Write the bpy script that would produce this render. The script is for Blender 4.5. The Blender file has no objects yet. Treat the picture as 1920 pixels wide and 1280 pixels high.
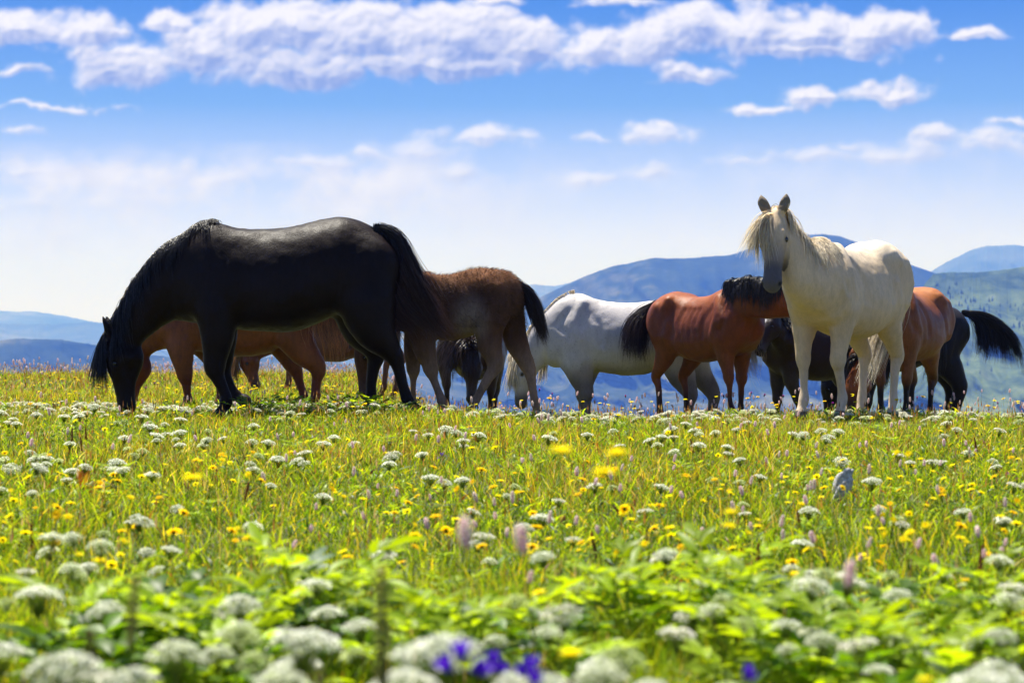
import bpy, math, random, os
import numpy as np
from mathutils import Vector, Matrix

SC = bpy.context.scene
COL = SC.collection
rnd = np.random.RandomState(7)
random.seed(7)
TEST = ''

# ------------------------------------------------------------------ camera, sky, sun, exposure
F_PX = 3733.0          # focal length in pixels of the 1920 wide photograph (70 mm on 36 mm)
EYE = 0.80             # camera height above the meadow
HOR = 590.0            # eye level row in the photograph
cam = bpy.data.cameras.new('camera')
cam.lens = 70.0; cam.sensor_width = 36.0
cam.shift_y = -50.0 / 1920.0
cam.clip_start = 0.05; cam.clip_end = 60000.0
cam.dof.use_dof = True
cam.dof.focus_distance = 15.8
cam.dof.aperture_fstop = 5.0
cam_ob = bpy.data.objects.new('camera', cam); COL.objects.link(cam_ob)
cam_ob.location = (0, 0, EYE); cam_ob.rotation_euler = (math.pi / 2, 0, 0)
SC.camera = cam_ob
SC.view_settings.view_transform = 'Standard'; SC.view_settings.look = 'None'
SC.view_settings.gamma = 1.0; SC.view_settings.exposure = 0.95
SC.cycles.max_bounces = 7; SC.cycles.transparent_max_bounces = 6
SC.cycles.diffuse_bounces = 3; SC.cycles.glossy_bounces = 2
SC.cycles.transmission_bounces = 4; SC.cycles.volume_bounces = 0
SC.cycles.caustics_reflective = False; SC.cycles.caustics_refractive = False
SC.cycles.use_denoising = True

SUN_EL = math.radians(67.0)
SUN_AZ = math.radians(-35.0)      # measured from +Y (view direction) towards +X
sun_dir = Vector((math.sin(SUN_AZ) * math.cos(SUN_EL), math.cos(SUN_AZ) * math.cos(SUN_EL), math.sin(SUN_EL)))
sl = bpy.data.lights.new('sun', 'SUN'); sl.energy = 5.0; sl.angle = math.radians(0.6); sl.color = (1.0, 0.955, 0.88)
so = bpy.data.objects.new('sun', sl); COL.objects.link(so)
so.rotation_euler = (-sun_dir).to_track_quat('-Z', 'Y').to_euler(); so.location = (0, 0, 50)

def W(px, py, D):
    return np.array([(px - 960.0) / F_PX * D, D, EYE + (HOR - py) / F_PX * D])

class NT:
    """little helper for node trees"""
    def __init__(s, nt): s.nt = nt; s.n = nt.nodes; s.l = nt.links
    def node(s, t, **kw):
        x = s.n.new(t)
        for k, v in kw.items(): setattr(x, k, v)
        return x
    def put(s, sock, v):
        if isinstance(v, bpy.types.NodeSocket): s.l.new(v, sock)
        else: sock.default_value = v
    def math(s, op, a, b=0.0, c=0.0, clamp=False):
        x = s.node('ShaderNodeMath', operation=op, use_clamp=clamp)
        s.put(x.inputs[0], a); s.put(x.inputs[1], b); s.put(x.inputs[2], c)
        return x.outputs[0]
    def mix(s, f, a, b, blend='MIX'):
        x = s.node('ShaderNodeMix', data_type='RGBA', blend_type=blend)
        s.put(x.inputs[0], f)
        for i, v in ((6, a), (7, b)):
            if isinstance(v, tuple) and len(v) == 3: v = v + (1.0,)
            s.put(x.inputs[i], v)
        return x.outputs[2]
    def ramp(s, f, stops, interp='LINEAR'):
        x = s.node('ShaderNodeValToRGB'); x.color_ramp.interpolation = interp
        e = x.color_ramp.elements
        while len(e) < len(stops): e.new(0.5)
        for i, (p, c) in enumerate(stops):
            e[i].position = p
            e[i].color = (c, c, c, 1) if isinstance(c, (int, float)) else tuple(c) + (1.0,)
        s.put(x.inputs[0], f); return x.outputs[0]
    def noise(s, vec, scale, detail=4.0, rough=0.5, dist=0.0, dim='3D'):
        x = s.node('ShaderNodeTexNoise', noise_dimensions=dim)
        if vec is not None: s.put(x.inputs['Vector'], vec)
        s.put(x.inputs['Scale'], scale); s.put(x.inputs['Detail'], detail); s.put(x.inputs['Roughness'], rough); s.put(x.inputs['Distortion'], dist)
        return x.outputs['Fac']
    def maprange(s, v, a, b, c=0.0, d=1.0, interp='SMOOTHSTEP'):
        x = s.node('ShaderNodeMapRange', interpolation_type=interp)
        s.put(x.inputs[0], v); s.put(x.inputs[1], a); s.put(x.inputs[2], b); s.put(x.inputs[3], c); s.put(x.inputs[4], d)
        return x.outputs[0]

# CLOUDS: (px, py, half width, half height, strength)  placed by azimuth and elevation round the viewer
CLOUDS = [
 (40,62,175,30,.95),(175,52,85,36,1.0),(320,42,56,26,.85),(30,134,44,14,.6),(205,130,92,42,1.05),
 (380,98,100,56,1.1),(480,58,130,52,1.15),(570,50,100,56,1.2),(560,128,190,46,1.1),(690,70,160,66,1.25),(860,76,170,60,1.2),(1000,86,110,46,1.1),(820,120,260,30,1.0),
 (1130,92,90,38,1.0),(1230,76,110,48,1.1),(1310,50,80,44,1.1),(1400,62,120,52,1.15),(1510,66,140,48,1.15),(1630,70,120,40,1.1),(1715,62,60,24,.85),(1500,92,220,22,.9),
 (930,6,80,14,.7),(1160,0,90,10,.65),(1825,66,70,14,.8),
 (1280,142,66,22,.9),(1540,190,80,22,.85),(1675,178,90,26,.95),(1430,208,80,11,.65),(1225,256,80,24,.9),(1130,258,60,10,.45),(920,262,105,26,.85),(990,258,36,20,.6),
 (90,206,130,10,.62),(40,248,70,11,.5),(565,300,54,15,.75),(650,310,80,22,.6),(790,286,90,22,.65),(700,300,80,18,.6),(50,318,100,14,.7),
 (860,335,60,28,.6),(1100,336,80,18,.65),(1225,326,90,18,.65),(1390,304,80,16,.75),(1520,292,110,20,.8),(1600,274,60,16,.7),(1690,290,120,30,.85),(1755,262,60,20,.8),(1850,272,110,36,1.0),(1900,226,50,14,.7),
 (200,345,220,26,.45),(60,385,180,20,.5),(420,340,160,26,.45)
]
def perlin(x, y, seed):
    r = np.random.RandomState(seed); g = r.rand(256, 256) * 2 * np.pi; gx, gy = np.cos(g), np.sin(g)
    xi = np.floor(x).astype(int); yi = np.floor(y).astype(int); xf = x - xi; yf = y - yi
    u = xf ** 3 * (xf * (xf * 6 - 15) + 10); v = yf ** 3 * (yf * (yf * 6 - 15) + 10)
    def c(a, b):
        i, j = (xi + a) & 255, (yi + b) & 255; return gx[i, j] * (xf - a) + gy[i, j] * (yf - b)
    return ((c(0, 0) * (1 - u) + c(1, 0) * u) * (1 - v) + (c(0, 1) * (1 - u) + c(1, 1) * u) * v) * 1.5
def cloud_field(CLOUDS, w=1500, h=470):
    """cover and sunlit fraction of a layer of fair weather clouds, over x -100..2020, y -60..600"""
    x = np.linspace(-100, 2020, w)[None, :] + np.zeros((h, 1)); y = np.linspace(600, -60, h)[:, None] + np.zeros((1, w))
    def fbm(f, o, s, bill=False, ro=.5):
        t = 0; a = 1.; n = 0
        for i in range(o):
            q = perlin(x * f + 13.7 * i + s, y * f * 1.15 + 7.1 * i + s, s + i); t = t + a * (np.abs(q) * 2 - .45 if bill else q); n += a; a *= ro; f *= 2.03
        return t / n
    wx = fbm(1 / 90., 4, 3) * 34; wy = fbm(1 / 90., 4, 9) * 26
    X = x + wx; Y = y + wy; E = np.full(x.shape, -3.); soft = np.zeros(x.shape)
    for (px, py, a, b, s) in CLOUDS:
        if py < 135 and a >= 85: b = b * 1.22; py = py + 3
        dx = (X - px) / a; dy = (Y - py) / b; dy = np.where(dy > 0, dy / .72, dy / 1.1)
        e = s * (1 - np.sqrt(dx * dx + dy * dy)); e = np.maximum(e, -3)
        k = .3; hh = np.clip(.5 + .5 * (e - E) / k, 0, 1); E = E * (1 - hh) + e * hh + k * hh * (1 - hh) * .6
    low = np.clip((y - 210) / 80, 0, 1)
    D = E + .60 * fbm(1 / 105., 5, 21, True, .48) + .28 * fbm(1 / 190., 3, 33) + .13 * fbm(1 / 26., 4, 41, ro=.5) + .10
    mask = np.clip((D + .02) / (.62 + .35 * low), 0, 1); mask = mask * mask * (3 - 2 * mask)
    T = np.clip(D, 0, 1.5)
    # light comes from above and slightly left: step through the cloud towards it
    py_ = 660. / h; tau = np.zeros_like(T); steps = 26
    for i in range(1, steps):
        sh = int(round(i * 3.6 / py_)); q = np.zeros_like(T); q[:-sh] = T[sh:]; q = np.roll(q, int(round(i * 1.0)), 1); tau += q * 3.6 * (1 - i / steps * .5)
    def blur(a, n=2):
        for _ in range(n): a = (a + np.roll(a, 1, 0) + np.roll(a, -1, 0) + np.roll(a, 1, 1) + np.roll(a, -1, 1)) / 5
        return a
    mask = blur(mask, 3)
    B = blur(T, 10); relief = np.gradient(B, axis=0) / py_; side = np.gradient(B, axis=1) / (2120. / w)
    lit = np.exp(-tau / 42.) * .66 + .22 + np.clip(-relief * 13, -.24, .30) + np.clip(side * 8, -.14, .14) + .16 * fbm(1 / 60., 4, 61, True, .5) - .18 * np.clip((tau - 40) / 60, 0, 1)
    lit = blur(lit, 2)
    lit = lit * (1 - .45 * low) + .45 * low * .88; mask = mask * (1 - .30 * low)
    # thin veil low in the sky, mostly towards the left
    v = np.clip(.42 + fbm(1 / 170., 6, 71, ro=.58) * 2.1, 0, 1) * np.clip((y - 262) / 60, 0, 1) * np.clip((560 - y) / 160, 0, 1) * np.clip((1150 - x) / 500, .25, 1)
    v = np.clip(v * 1.15, 0, .95); lv = .80 + .2 * fbm(1 / 60., 4, 81)
    tot = mask + v * (1 - mask); lit = (lit * mask + lv * v * (1 - mask)) / np.maximum(tot, 1e-4); mask = tot
    return mask.astype(np.float32), np.clip(lit, 0, 1).astype(np.float32)

def build_world():
    w = bpy.data.worlds.new('World'); SC.world = w; w.use_nodes = True
    w.cycles.sampling_method = 'MANUAL'; w.cycles.sample_map_resolution = 512
    nt = w.node_tree; nt.nodes.clear(); N = NT(nt)
    out = N.node('ShaderNodeOutputWorld'); bg = N.node('ShaderNodeBackground'); bg.inputs[1].default_value = 0.062
    nt.links.new(bg.outputs[0], out.inputs[0])
    sky = N.node('ShaderNodeTexSky', sky_type='NISHITA'); sky.sun_disc = False
    sky.sun_elevation = SUN_EL; sky.sun_rotation = SUN_AZ; sky.altitude = 1500; sky.air_density = 1.0; sky.dust_density = 0.3; sky.ozone_density = 2.5
    tc = N.node('ShaderNodeTexCoord')
    sep = N.node('ShaderNodeSeparateXYZ'); nt.links.new(tc.outputs['Generated'], sep.inputs[0])
    el = N.math('ARCSINE', sep.outputs[2])
    elr = N.math('MULTIPLY', el, 180 / math.pi / 30.0)     # 1 = 30 degrees
    low = N.ramp(elr, SKY_LOW)
    col = N.mix(N.maprange(el, math.radians(12), math.radians(28)), low, sky.outputs[0])
    # fair weather clouds by direction: 2120 x 660 px of the view, 1500 x 470 samples
    cm, lt = cloud_field(CLOUDS); h, wd = cm.shape
    im = bpy.data.images.new('cloud_field', wd, h, float_buffer=True, alpha=True); im.colorspace_settings.name = 'Non-Color'
    px = np.ones((h, wd, 4), np.float32); px[..., 0] = cm; px[..., 1] = lt; px[..., 2] = 0
    px[0] = 0; px[-1] = 0; px[:, 0] = 0; px[:, -1] = 0; px[0, :, 3] = 1
    im.pixels.foreach_set(px.ravel()); im.update(); im.pack()
    yy = N.math('MAXIMUM', sep.outputs[1], 0.05)
    u = N.math('MULTIPLY_ADD', N.math('DIVIDE', sep.outputs[0], yy), F_PX / 2120.0, 1060.0 / 2120.0)
    v = N.math('MULTIPLY_ADD', N.math('DIVIDE', sep.outputs[2], yy), F_PX / 660.0, 10.0 / 660.0)
    cb = N.node('ShaderNodeCombineXYZ'); nt.links.new(u, cb.inputs[0]); nt.links.new(v, cb.inputs[1])
    ti = N.node('ShaderNodeTexImage'); ti.image = im; ti.extension = 'CLIP'; ti.interpolation = 'Cubic'; nt.links.new(cb.outputs[0], ti.inputs[0])
    s2 = N.node('ShaderNodeSeparateColor'); nt.links.new(ti.outputs[0], s2.inputs[0])
    front = N.maprange(sep.outputs[1], 0.1, 0.3)
    col = N.mix(N.math('MULTIPLY', s2.outputs[0], front), col, N.mix(s2.outputs[1], CLOUD_SHADE, CLOUD_LIT))
    hn = N.noise(tc.outputs['Generated'], 2.2, 7, 0.6)
    hm = N.math('MULTIPLY', N.maprange(hn, 0.55, 0.72), N.maprange(el, math.radians(14), math.radians(24)))
    col = N.mix(N.math('MULTIPLY', hm, 0.6), col, (5.0, 5.3, 6.5))
    nt.links.new(col, bg.inputs[0])
SKY_LOW = [(0.0, (7.8, 7.9, 10.4)), (0.07, (6.9, 7.2, 10.0)), (0.145, (3.9, 5.0, 9.0)), (0.20, (1.6, 3.3, 7.6)), (0.30, (0.55, 1.95, 6.5)), (1.0, (0.25, .9, 3.8))]
CLOUD_SHADE = (2.2, 2.9, 6.0); CLOUD_LIT = (7.8, 7.7, 8.9)
build_world()

# ------------------------------------------------------------------ object helpers
def tag(o, label=None, cat=None, group=None, kind=None):
    if label: o['label'] = label
    if cat: o['category'] = cat
    if group: o['group'] = group
    if kind: o['kind'] = kind
    return o
def empty(name, loc=(0, 0, 0), rz=0.0):
    o = bpy.data.objects.new(name, None); COL.objects.link(o); o.location = loc; o.rotation_euler = (0, 0, rz)
    o.empty_display_size = 0.1
    return o
def mesh_np(name, V, Fc, mat=None, parent=None, col=None, smooth=True, link=True):
    """V (n,3); Fc (m,k) with k = 3 or 4 (or a list of such arrays)"""
    me = bpy.data.meshes.new(name)
    Fl = Fc if isinstance(Fc, list) else [Fc]
    Fl = [f for f in Fl if len(f)]
    V = np.asarray(V, np.float32)
    nl = sum(f.size for f in Fl); nf = sum(len(f) for f in Fl)
    me.vertices.add(len(V)); me.vertices.foreach_set('co', V.ravel())
    me.loops.add(nl); me.polygons.add(nf)
    me.loops.foreach_set('vertex_index', np.concatenate([f.ravel() for f in Fl]).astype(np.int32))
    tot = np.concatenate([np.full(len(f), f.shape[1]) for f in Fl])
    st = np.concatenate([[0], np.cumsum(tot)[:-1]])
    me.polygons.foreach_set('loop_start', st.astype(np.int32))
    me.update(calc_edges=True)
    me.validate()
    if smooth: me.polygons.foreach_set('use_smooth', np.ones(nf, bool))
    if col is not None:
        a = me.color_attributes.new('col', 'FLOAT_COLOR', 'POINT')
        c = np.ones((len(V), 4), np.float32); c[:, :3] = col; a.data.foreach_set('color', c.ravel())
    if mat: me.materials.append(mat)
    if not link: return me
    o = bpy.data.objects.new(name, me); COL.objects.link(o)
    if parent: o.parent = parent
    return o
def obj_from(name, me, parent=None, loc=None):
    o = bpy.data.objects.new(name, me); COL.objects.link(o)
    if parent: o.parent = parent
    if loc is not None: o.location = loc
    return o

# ------------------------------------------------------------------ terrain height
_LY = np.array([-60, 0, 8, 13, 15.2, 18.7, 22, 30, 36, 42, 60, 120, 400, 1500, 60000.])
_LZ = np.array([0.15, 0, 0, .02, .03, -.09, -.13, -.19, -.30, -.8, -6, -34, -130, -330, -420.])
_RY = np.array([-60, 0, 8, 13, 15.6, 16.6, 17.4, 18.2, 19.5, 21, 24, 30, 60, 120, 400, 1500, 60000.])
_RZ = np.array([0.15, 0, 0, .0, -.03, -.09, -.14, -.21, -.41, -.62, -1.1, -2.2, -9, -36, -130, -330, -420.])
def ground_z(x, y):
    x = np.asarray(x, float); y = np.asarray(y, float)
    zl = np.interp(y, _LY, _LZ); zr = np.interp(y, _RY, _RZ)
    t = np.clip((x / np.maximum(y, 8) + .08) / .11, 0, 1); t = t * t * (3 - 2 * t)
    z = zl * (1 - t) + zr * t
    amp = np.clip((y - 2) / 6, 0, 1) * np.clip((30 - y) / 10, 0, 1)
    return z + amp * (0.012 * np.sin(x * 1.7 + y * .6) + 0.010 * np.sin(x * .8 - y * 1.3 + 2))

# ------------------------------------------------------------------ materials for animals
def new_mat(name):
    m = bpy.data.materials.new(name); m.use_nodes = True; m.node_tree.nodes.clear(); return m, NT(m.node_tree)
def coat_mat(name, rough=0.5, spec=0.4, var=0.25, dapple=0.0, sheen=0.3, sheen_tint=(1, 1, 1)):
    m, N = new_mat(name)
    out = N.node('ShaderNodeOutputMaterial'); b = N.node('ShaderNodeBsdfPrincipled'); N.l.new(b.outputs[0], out.inputs[0])
    at = N.node('ShaderNodeAttribute', attribute_name='col')
    tc = N.node('ShaderNodeTexCoord'); mp = N.node('ShaderNodeMapping'); mp.inputs['Scale'].default_value = (1, 1, .35); N.l.new(tc.outputs['Object'], mp.inputs[0])
    big = N.noise(tc.outputs['Object'], 3.2, 4, .6); fine = N.noise(mp.outputs[0], 90, 4, .7); mid = N.noise(mp.outputs[0], 22, 5, .65)
    f = N.math('ADD', N.math('MULTIPLY', N.math('SUBTRACT', big, .5), var * 1.6), N.math('MULTIPLY', N.math('SUBTRACT', mid, .5), var * 2.0))
    f = N.math('ADD', f, N.math('MULTIPLY', N.math('SUBTRACT', fine, .5), var * 1.5))
    k = N.math('ADD', 1.0, f)
    if dapple:
        dn = N.noise(tc.outputs['Object'], 60, 2, .5); k = N.math('MULTIPLY', k, N.maprange(dn, .62, .74, 1.0, 1.0 - dapple))
    h = N.node('ShaderNodeVectorMath', operation='SCALE'); N.l.new(at.outputs['Color'], h.inputs[0]); N.l.new(k, h.inputs[3])
    N.l.new(h.outputs[0], b.inputs['Base Color'])
    b.inputs['Roughness'].default_value = rough; b.inputs['Specular IOR Level'].default_value = spec
    N.put(b.inputs['Roughness'], N.maprange(mid, .3, .7, rough - .06, rough + .08))
    b.inputs['Sheen Weight'].default_value = sheen * .15; b.inputs['Sheen Roughness'].default_value = .45; b.inputs['Sheen Tint'].default_value = sheen_tint + (1,)
    bp = N.node('ShaderNodeBump'); bp.inputs['Strength'].default_value = .55; bp.inputs['Distance'].default_value = .006
    N.l.new(N.math('ADD', fine, N.math('MULTIPLY', mid, .9)), bp.inputs['Height']); N.l.new(bp.outputs[0], b.inputs['Normal'])
    return m
def hair_mat(name, rough=.38, spec=.5, transl=.25):
    m, N = new_mat(name)
    out = N.node('ShaderNodeOutputMaterial'); b = N.node('ShaderNodeBsdfPrincipled')
    at = N.node('ShaderNodeAttribute', attribute_name='col'); N.l.new(at.outputs['Color'], b.inputs['Base Color'])
    b.inputs['Roughness'].default_value = rough; b.inputs['Specular IOR Level'].default_value = spec
    t = N.node('ShaderNodeBsdfTranslucent'); N.l.new(at.outputs['Color'], t.inputs[0])
    mx = N.node('ShaderNodeMixShader'); mx.inputs[0].default_value = transl
    N.l.new(b.outputs[0], mx.inputs[1]); N.l.new(t.outputs[0], mx.inputs[2]); N.l.new(mx.outputs[0], out.inputs[0])
    return m
def simple_mat(name, color, rough=.5, spec=.5):
    m, N = new_mat(name)
    out = N.node('ShaderNodeOutputMaterial'); b = N.node('ShaderNodeBsdfPrincipled'); N.l.new(b.outputs[0], out.inputs[0])
    n = N.noise(None, 40, 3); N.put(b.inputs['Base Color'], N.mix(n, tuple(c * .8 for c in color), tuple(min(1, c * 1.2) for c in color)))
    b.inputs['Roughness'].default_value = rough; b.inputs['Specular IOR Level'].default_value = spec
    return m
EYE_MAT = simple_mat('eye', (.008, .006, .005), .08, .8)

# ------------------------------------------------------------------ implicit surfaces
def catmull(P, n=6):
    P = np.asarray(P, float)
    if len(P) < 3: 
        t = np.linspace(0, 1, n * (len(P) - 1) + 1)[:, None]; return P[0] * (1 - t) + P[-1] * t
    Q = np.vstack([2 * P[0] - P[1], P, 2 * P[-1] - P[-2]]); o = []
    for i in range(1, len(Q) - 2):
        for t in np.linspace(0, 1, n, endpoint=False):
            a, b, c, d = Q[i - 1], Q[i], Q[i + 1], Q[i + 2]
            o.append(.5 * (2 * b + (c - a) * t + (2 * a - 5 * b + 4 * c - d) * t * t + (3 * b - a - 3 * c + d) * t ** 3))
    o.append(P[-1]); return np.array(o)
def smin(a, b, k):
    h = np.clip(.5 + .5 * (b - a) / k, 0, 1); return b * (1 - h) + a * h - k * h * (1 - h)
class Field:
    def __init__(s, lo, hi, res):
        s.lo = np.array(lo, float); s.res = res; s.n = np.ceil((np.array(hi) - s.lo) / res).astype(int) + 1
        s.ax = [s.lo[i] + np.arange(s.n[i]) * res for i in range(3)]
        s.F = np.full(s.n, 1.0, np.float32)
    def box(s, lo, hi):
        a = np.clip(((np.array(lo) - s.lo) / s.res).astype(int), 0, s.n - 1); b = np.clip(((np.array(hi) - s.lo) / s.res).astype(int) + 2, 1, s.n)
        sl = tuple(slice(a[i], b[i]) for i in range(3))
        return sl, np.meshgrid(*[s.ax[i][sl[i]].astype(np.float32) for i in range(3)], indexing='ij')
    def tube(s, P, R, lat=(0, 1, 0), flat=1.0, k=.05, sub=False, n=5):
        PR = catmull(np.hstack([np.asarray(P, float), np.asarray(R, float)[:, None]]), n)
        P = PR[:, :3]; R = np.maximum(PR[:, 3], .004); lat = np.array(lat, float); lat /= np.linalg.norm(lat)
        m = R.max() + k + .04
        sl, (X, Y, Z) = s.box(P.min(0) - m, P.max(0) + m)
        D = np.full(X.shape, 9., np.float32); c = 1.0 / flat - 1.0
        for i in range(len(P) - 1):
            a, b = P[i], P[i + 1]
            px, py, pz = X - a[0], Y - a[1], Z - a[2]; ba = b - a
            q = (px * lat[0] + py * lat[1] + pz * lat[2]) * c; ql = ba @ lat * c
            px = px + q * lat[0]; py = py + q * lat[1]; pz = pz + q * lat[2]; ba = ba + ql * lat
            t = np.clip((px * ba[0] + py * ba[1] + pz * ba[2]) / max(ba @ ba, 1e-9), 0, 1)
            d = np.sqrt((px - t * ba[0]) ** 2 + (py - t * ba[1]) ** 2 + (pz - t * ba[2]) ** 2) - (R[i] * (1 - t) + R[i + 1] * t)
            np.minimum(D, d, out=D)
        s.comb(sl, D, k, sub)
    def comb(s, sl, D, k, sub=False):
        if sub: s.F[sl] = -smin(-s.F[sl], D, k)
        else: s.F[sl] = smin(s.F[sl], D, k)
    def ball(s, c, r, k=.04, sub=False):
        c = np.array(c, float); r = np.array(r if hasattr(r, '__len__') else (r, r, r), float); m = r.max() + k + .03
        sl, (X, Y, Z) = s.box(c - m, c + m)
        D = (np.sqrt(((X - c[0]) / r[0]) ** 2 + ((Y - c[1]) / r[1]) ** 2 + ((Z - c[2]) / r[2]) ** 2) - 1) * r.min()
        s.comb(sl, D, k, sub)
    def torso(s, rows, k=.05):
        """rows: (x, ztop, zbot, half width)"""
        rows = sorted(rows); r = catmull(np.array(rows, float), 8)
        order = np.argsort(r[:, 0]); r = r[order]
        lo = (r[0, 0] - .15, -r[:, 3].max() - .12, r[:, 2].min() - .12); hi = (r[-1, 0] + .15, r[:, 3].max() + .12, r[:, 1].max() + .12)
        sl, (X, Y, Z) = s.box(lo, hi)
        zt = np.interp(X, r[:, 0], r[:, 1]); zb = np.interp(X, r[:, 0], r[:, 2]); w = np.interp(X, r[:, 0], r[:, 3])
        h = (zt - zb) / 2; zc = (zt + zb) / 2; t = (Z - zc) / h
        we = w * (1 - .16 * np.clip(t, -1, 1.3) - .02)
        f = (((np.abs(Y) / we) ** 2.15 + np.abs(t) ** 2.15) ** (1 / 2.15) - 1) * np.minimum(we, h)
        dx = np.maximum(np.maximum(r[0, 0] - X, X - r[-1, 0]), 0)
        f = np.where(dx > 0, np.sqrt(np.maximum(f, 0) ** 2 + dx ** 2), f)
        s.comb(sl, f.astype(np.float32), k)
    def wobble(s, amp, cell, seed):
        r = np.random.RandomState(seed); n = [int(math.ceil(k * s.res / cell)) + 3 for k in s.n]; g = r.normal(size=n).astype(np.float32)
        for ax in range(3):
            u = np.arange(s.n[ax]) * s.res / cell + .5; i = u.astype(int); f = u - i; f = f * f * (3 - 2 * f); sh = [1, 1, 1]; sh[ax] = -1
            g = np.take(g, i, ax) * (1 - f).reshape(sh).astype(np.float32) + np.take(g, i + 1, ax) * f.reshape(sh).astype(np.float32)
        s.F += (amp * g * np.clip(1.2 - np.abs(s.F) / .1, 0, 1)).astype(np.float32)
    def finish(s): s.G = np.gradient(s.F, s.res)
    def sample(s, P):
        i = np.clip(np.round((P - s.lo) / s.res).astype(int), 0, s.n - 1); ix = (i[:, 0], i[:, 1], i[:, 2])
        g = np.stack([s.G[j][ix] for j in range(3)], 1); nn = np.linalg.norm(g, axis=1, keepdims=True); g = g / np.maximum(nn, 1e-4)
        base = s.lo + i * s.res
        return s.F[ix] + ((P - base) * g).sum(1) * np.minimum(nn[:, 0], 1.5), g
    def mesh(s):
        F = s.F; ins = F < 0
        c = np.zeros(tuple(s.n - 1), np.int32)
        for dx in (0, 1):
            for dy in (0, 1):
                for dz in (0, 1): c += ins[dx:dx + s.n[0] - 1, dy:dy + s.n[1] - 1, dz:dz + s.n[2] - 1]
        act = (c > 0) & (c < 8); idx = np.full(act.shape, -1, np.int64); cells = np.argwhere(act); idx[act] = np.arange(len(cells))
        acc = np.zeros((len(cells), 3)); cnt = np.zeros(len(cells))
        corners = [np.array([a, b, d]) for a in (0, 1) for b in (0, 1) for d in (0, 1)]
        for A in corners:
            for ax in range(3):
                if A[ax]: continue
                B = A.copy(); B[ax] = 1
                ca = cells + A; cb = cells + B
                fa = F[ca[:, 0], ca[:, 1], ca[:, 2]]; fb = F[cb[:, 0], cb[:, 1], cb[:, 2]]
                m = (fa < 0) != (fb < 0); t = np.where(m, fa / np.where(m, fa - fb, 1), 0)
                p = A + (B - A) * t[:, None]; acc[m] += p[m]; cnt[m] += 1
        V = s.lo + (cells + acc / cnt[:, None]) * s.res
        quads = []
        for ax in range(3):
            a1, a2 = (ax + 1) % 3, (ax + 2) % 3
            sl0 = [slice(1, -1)] * 3; sl0[ax] = slice(0, -1); sl1 = list(sl0); sl1[ax] = slice(1, None)
            x0 = ins[tuple(sl0)]; x1 = ins[tuple(sl1)]
            for flip, m in ((0, x0 & ~x1), (1, ~x0 & x1)):
                e = np.argwhere(m); off = np.array([1, 1, 1]); off[ax] = 0; e = e + off
                q = []
                for (u, v) in ((1, 1), (0, 1), (0, 0), (1, 0)):
                    cc = e.copy(); cc[:, a1] -= u; cc[:, a2] -= v; q.append(idx[cc[:, 0], cc[:, 1], cc[:, 2]])
                q = np.stack(q, 1); quads.append(q[:, ::-1] if flip else q)
        Q = np.vstack(quads); Q = Q[(Q >= 0).all(1)]
        return V, Q

# ------------------------------------------------------------------ hair strands as thin three sided tubes
def strands(name, P, r0, mat, parent, base, var=.3, tipcol=None, r_root=.8):
    """P (n,m,3)"""
    n, m, _ = P.shape
    T = np.gradient(P, axis=1); T /= np.maximum(np.linalg.norm(T, axis=2, keepdims=True), 1e-6)
    up = rnd.normal(size=(n, 1, 3)); A = np.cross(T, up); A /= np.maximum(np.linalg.norm(A, axis=2, keepdims=True), 1e-6); B = np.cross(T, A)
    t = np.linspace(0, 1, m); rad = r0 * np.minimum(r_root + t * 1.2, 1) * np.clip((1.02 - t) * 2.2, .12, 1)
    rad = rad[None, :, None] * (0.7 + .6 * rnd.rand(n, 1, 1))
    V = np.stack([P + rad * (A * math.cos(a) + B * math.sin(a)) for a in (0, 2.094, 4.189)], 2)       # n m 3 3
    V = V.reshape(-1, 3)
    i = (np.arange(n)[:, None] * m + np.arange(m - 1)[None]).ravel() * 3
    Q = np.vstack([np.stack([i + a, i + b, i + 3 + b, i + 3 + a], 1) for a, b in ((0, 1), (1, 2), (2, 0))])
    c = np.array(base)[None, None] * (1 + var * rnd.normal(size=(n, 1, 1))).clip(.35, 2.2)
    if tipcol is not None: c = c * (1 - t[None, :, None] ** 1.6) + np.array(tipcol)[None, None] * (t[None, :, None] ** 1.6) * (1 + var * rnd.normal(size=(n, 1, 1))).clip(.4, 2)
    c = np.broadcast_to(c, (n, m, 3)); c = np.repeat(c.reshape(-1, 3), 3, 0)
    return mesh_np(name, V, Q, mat, parent, col=c)

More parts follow.
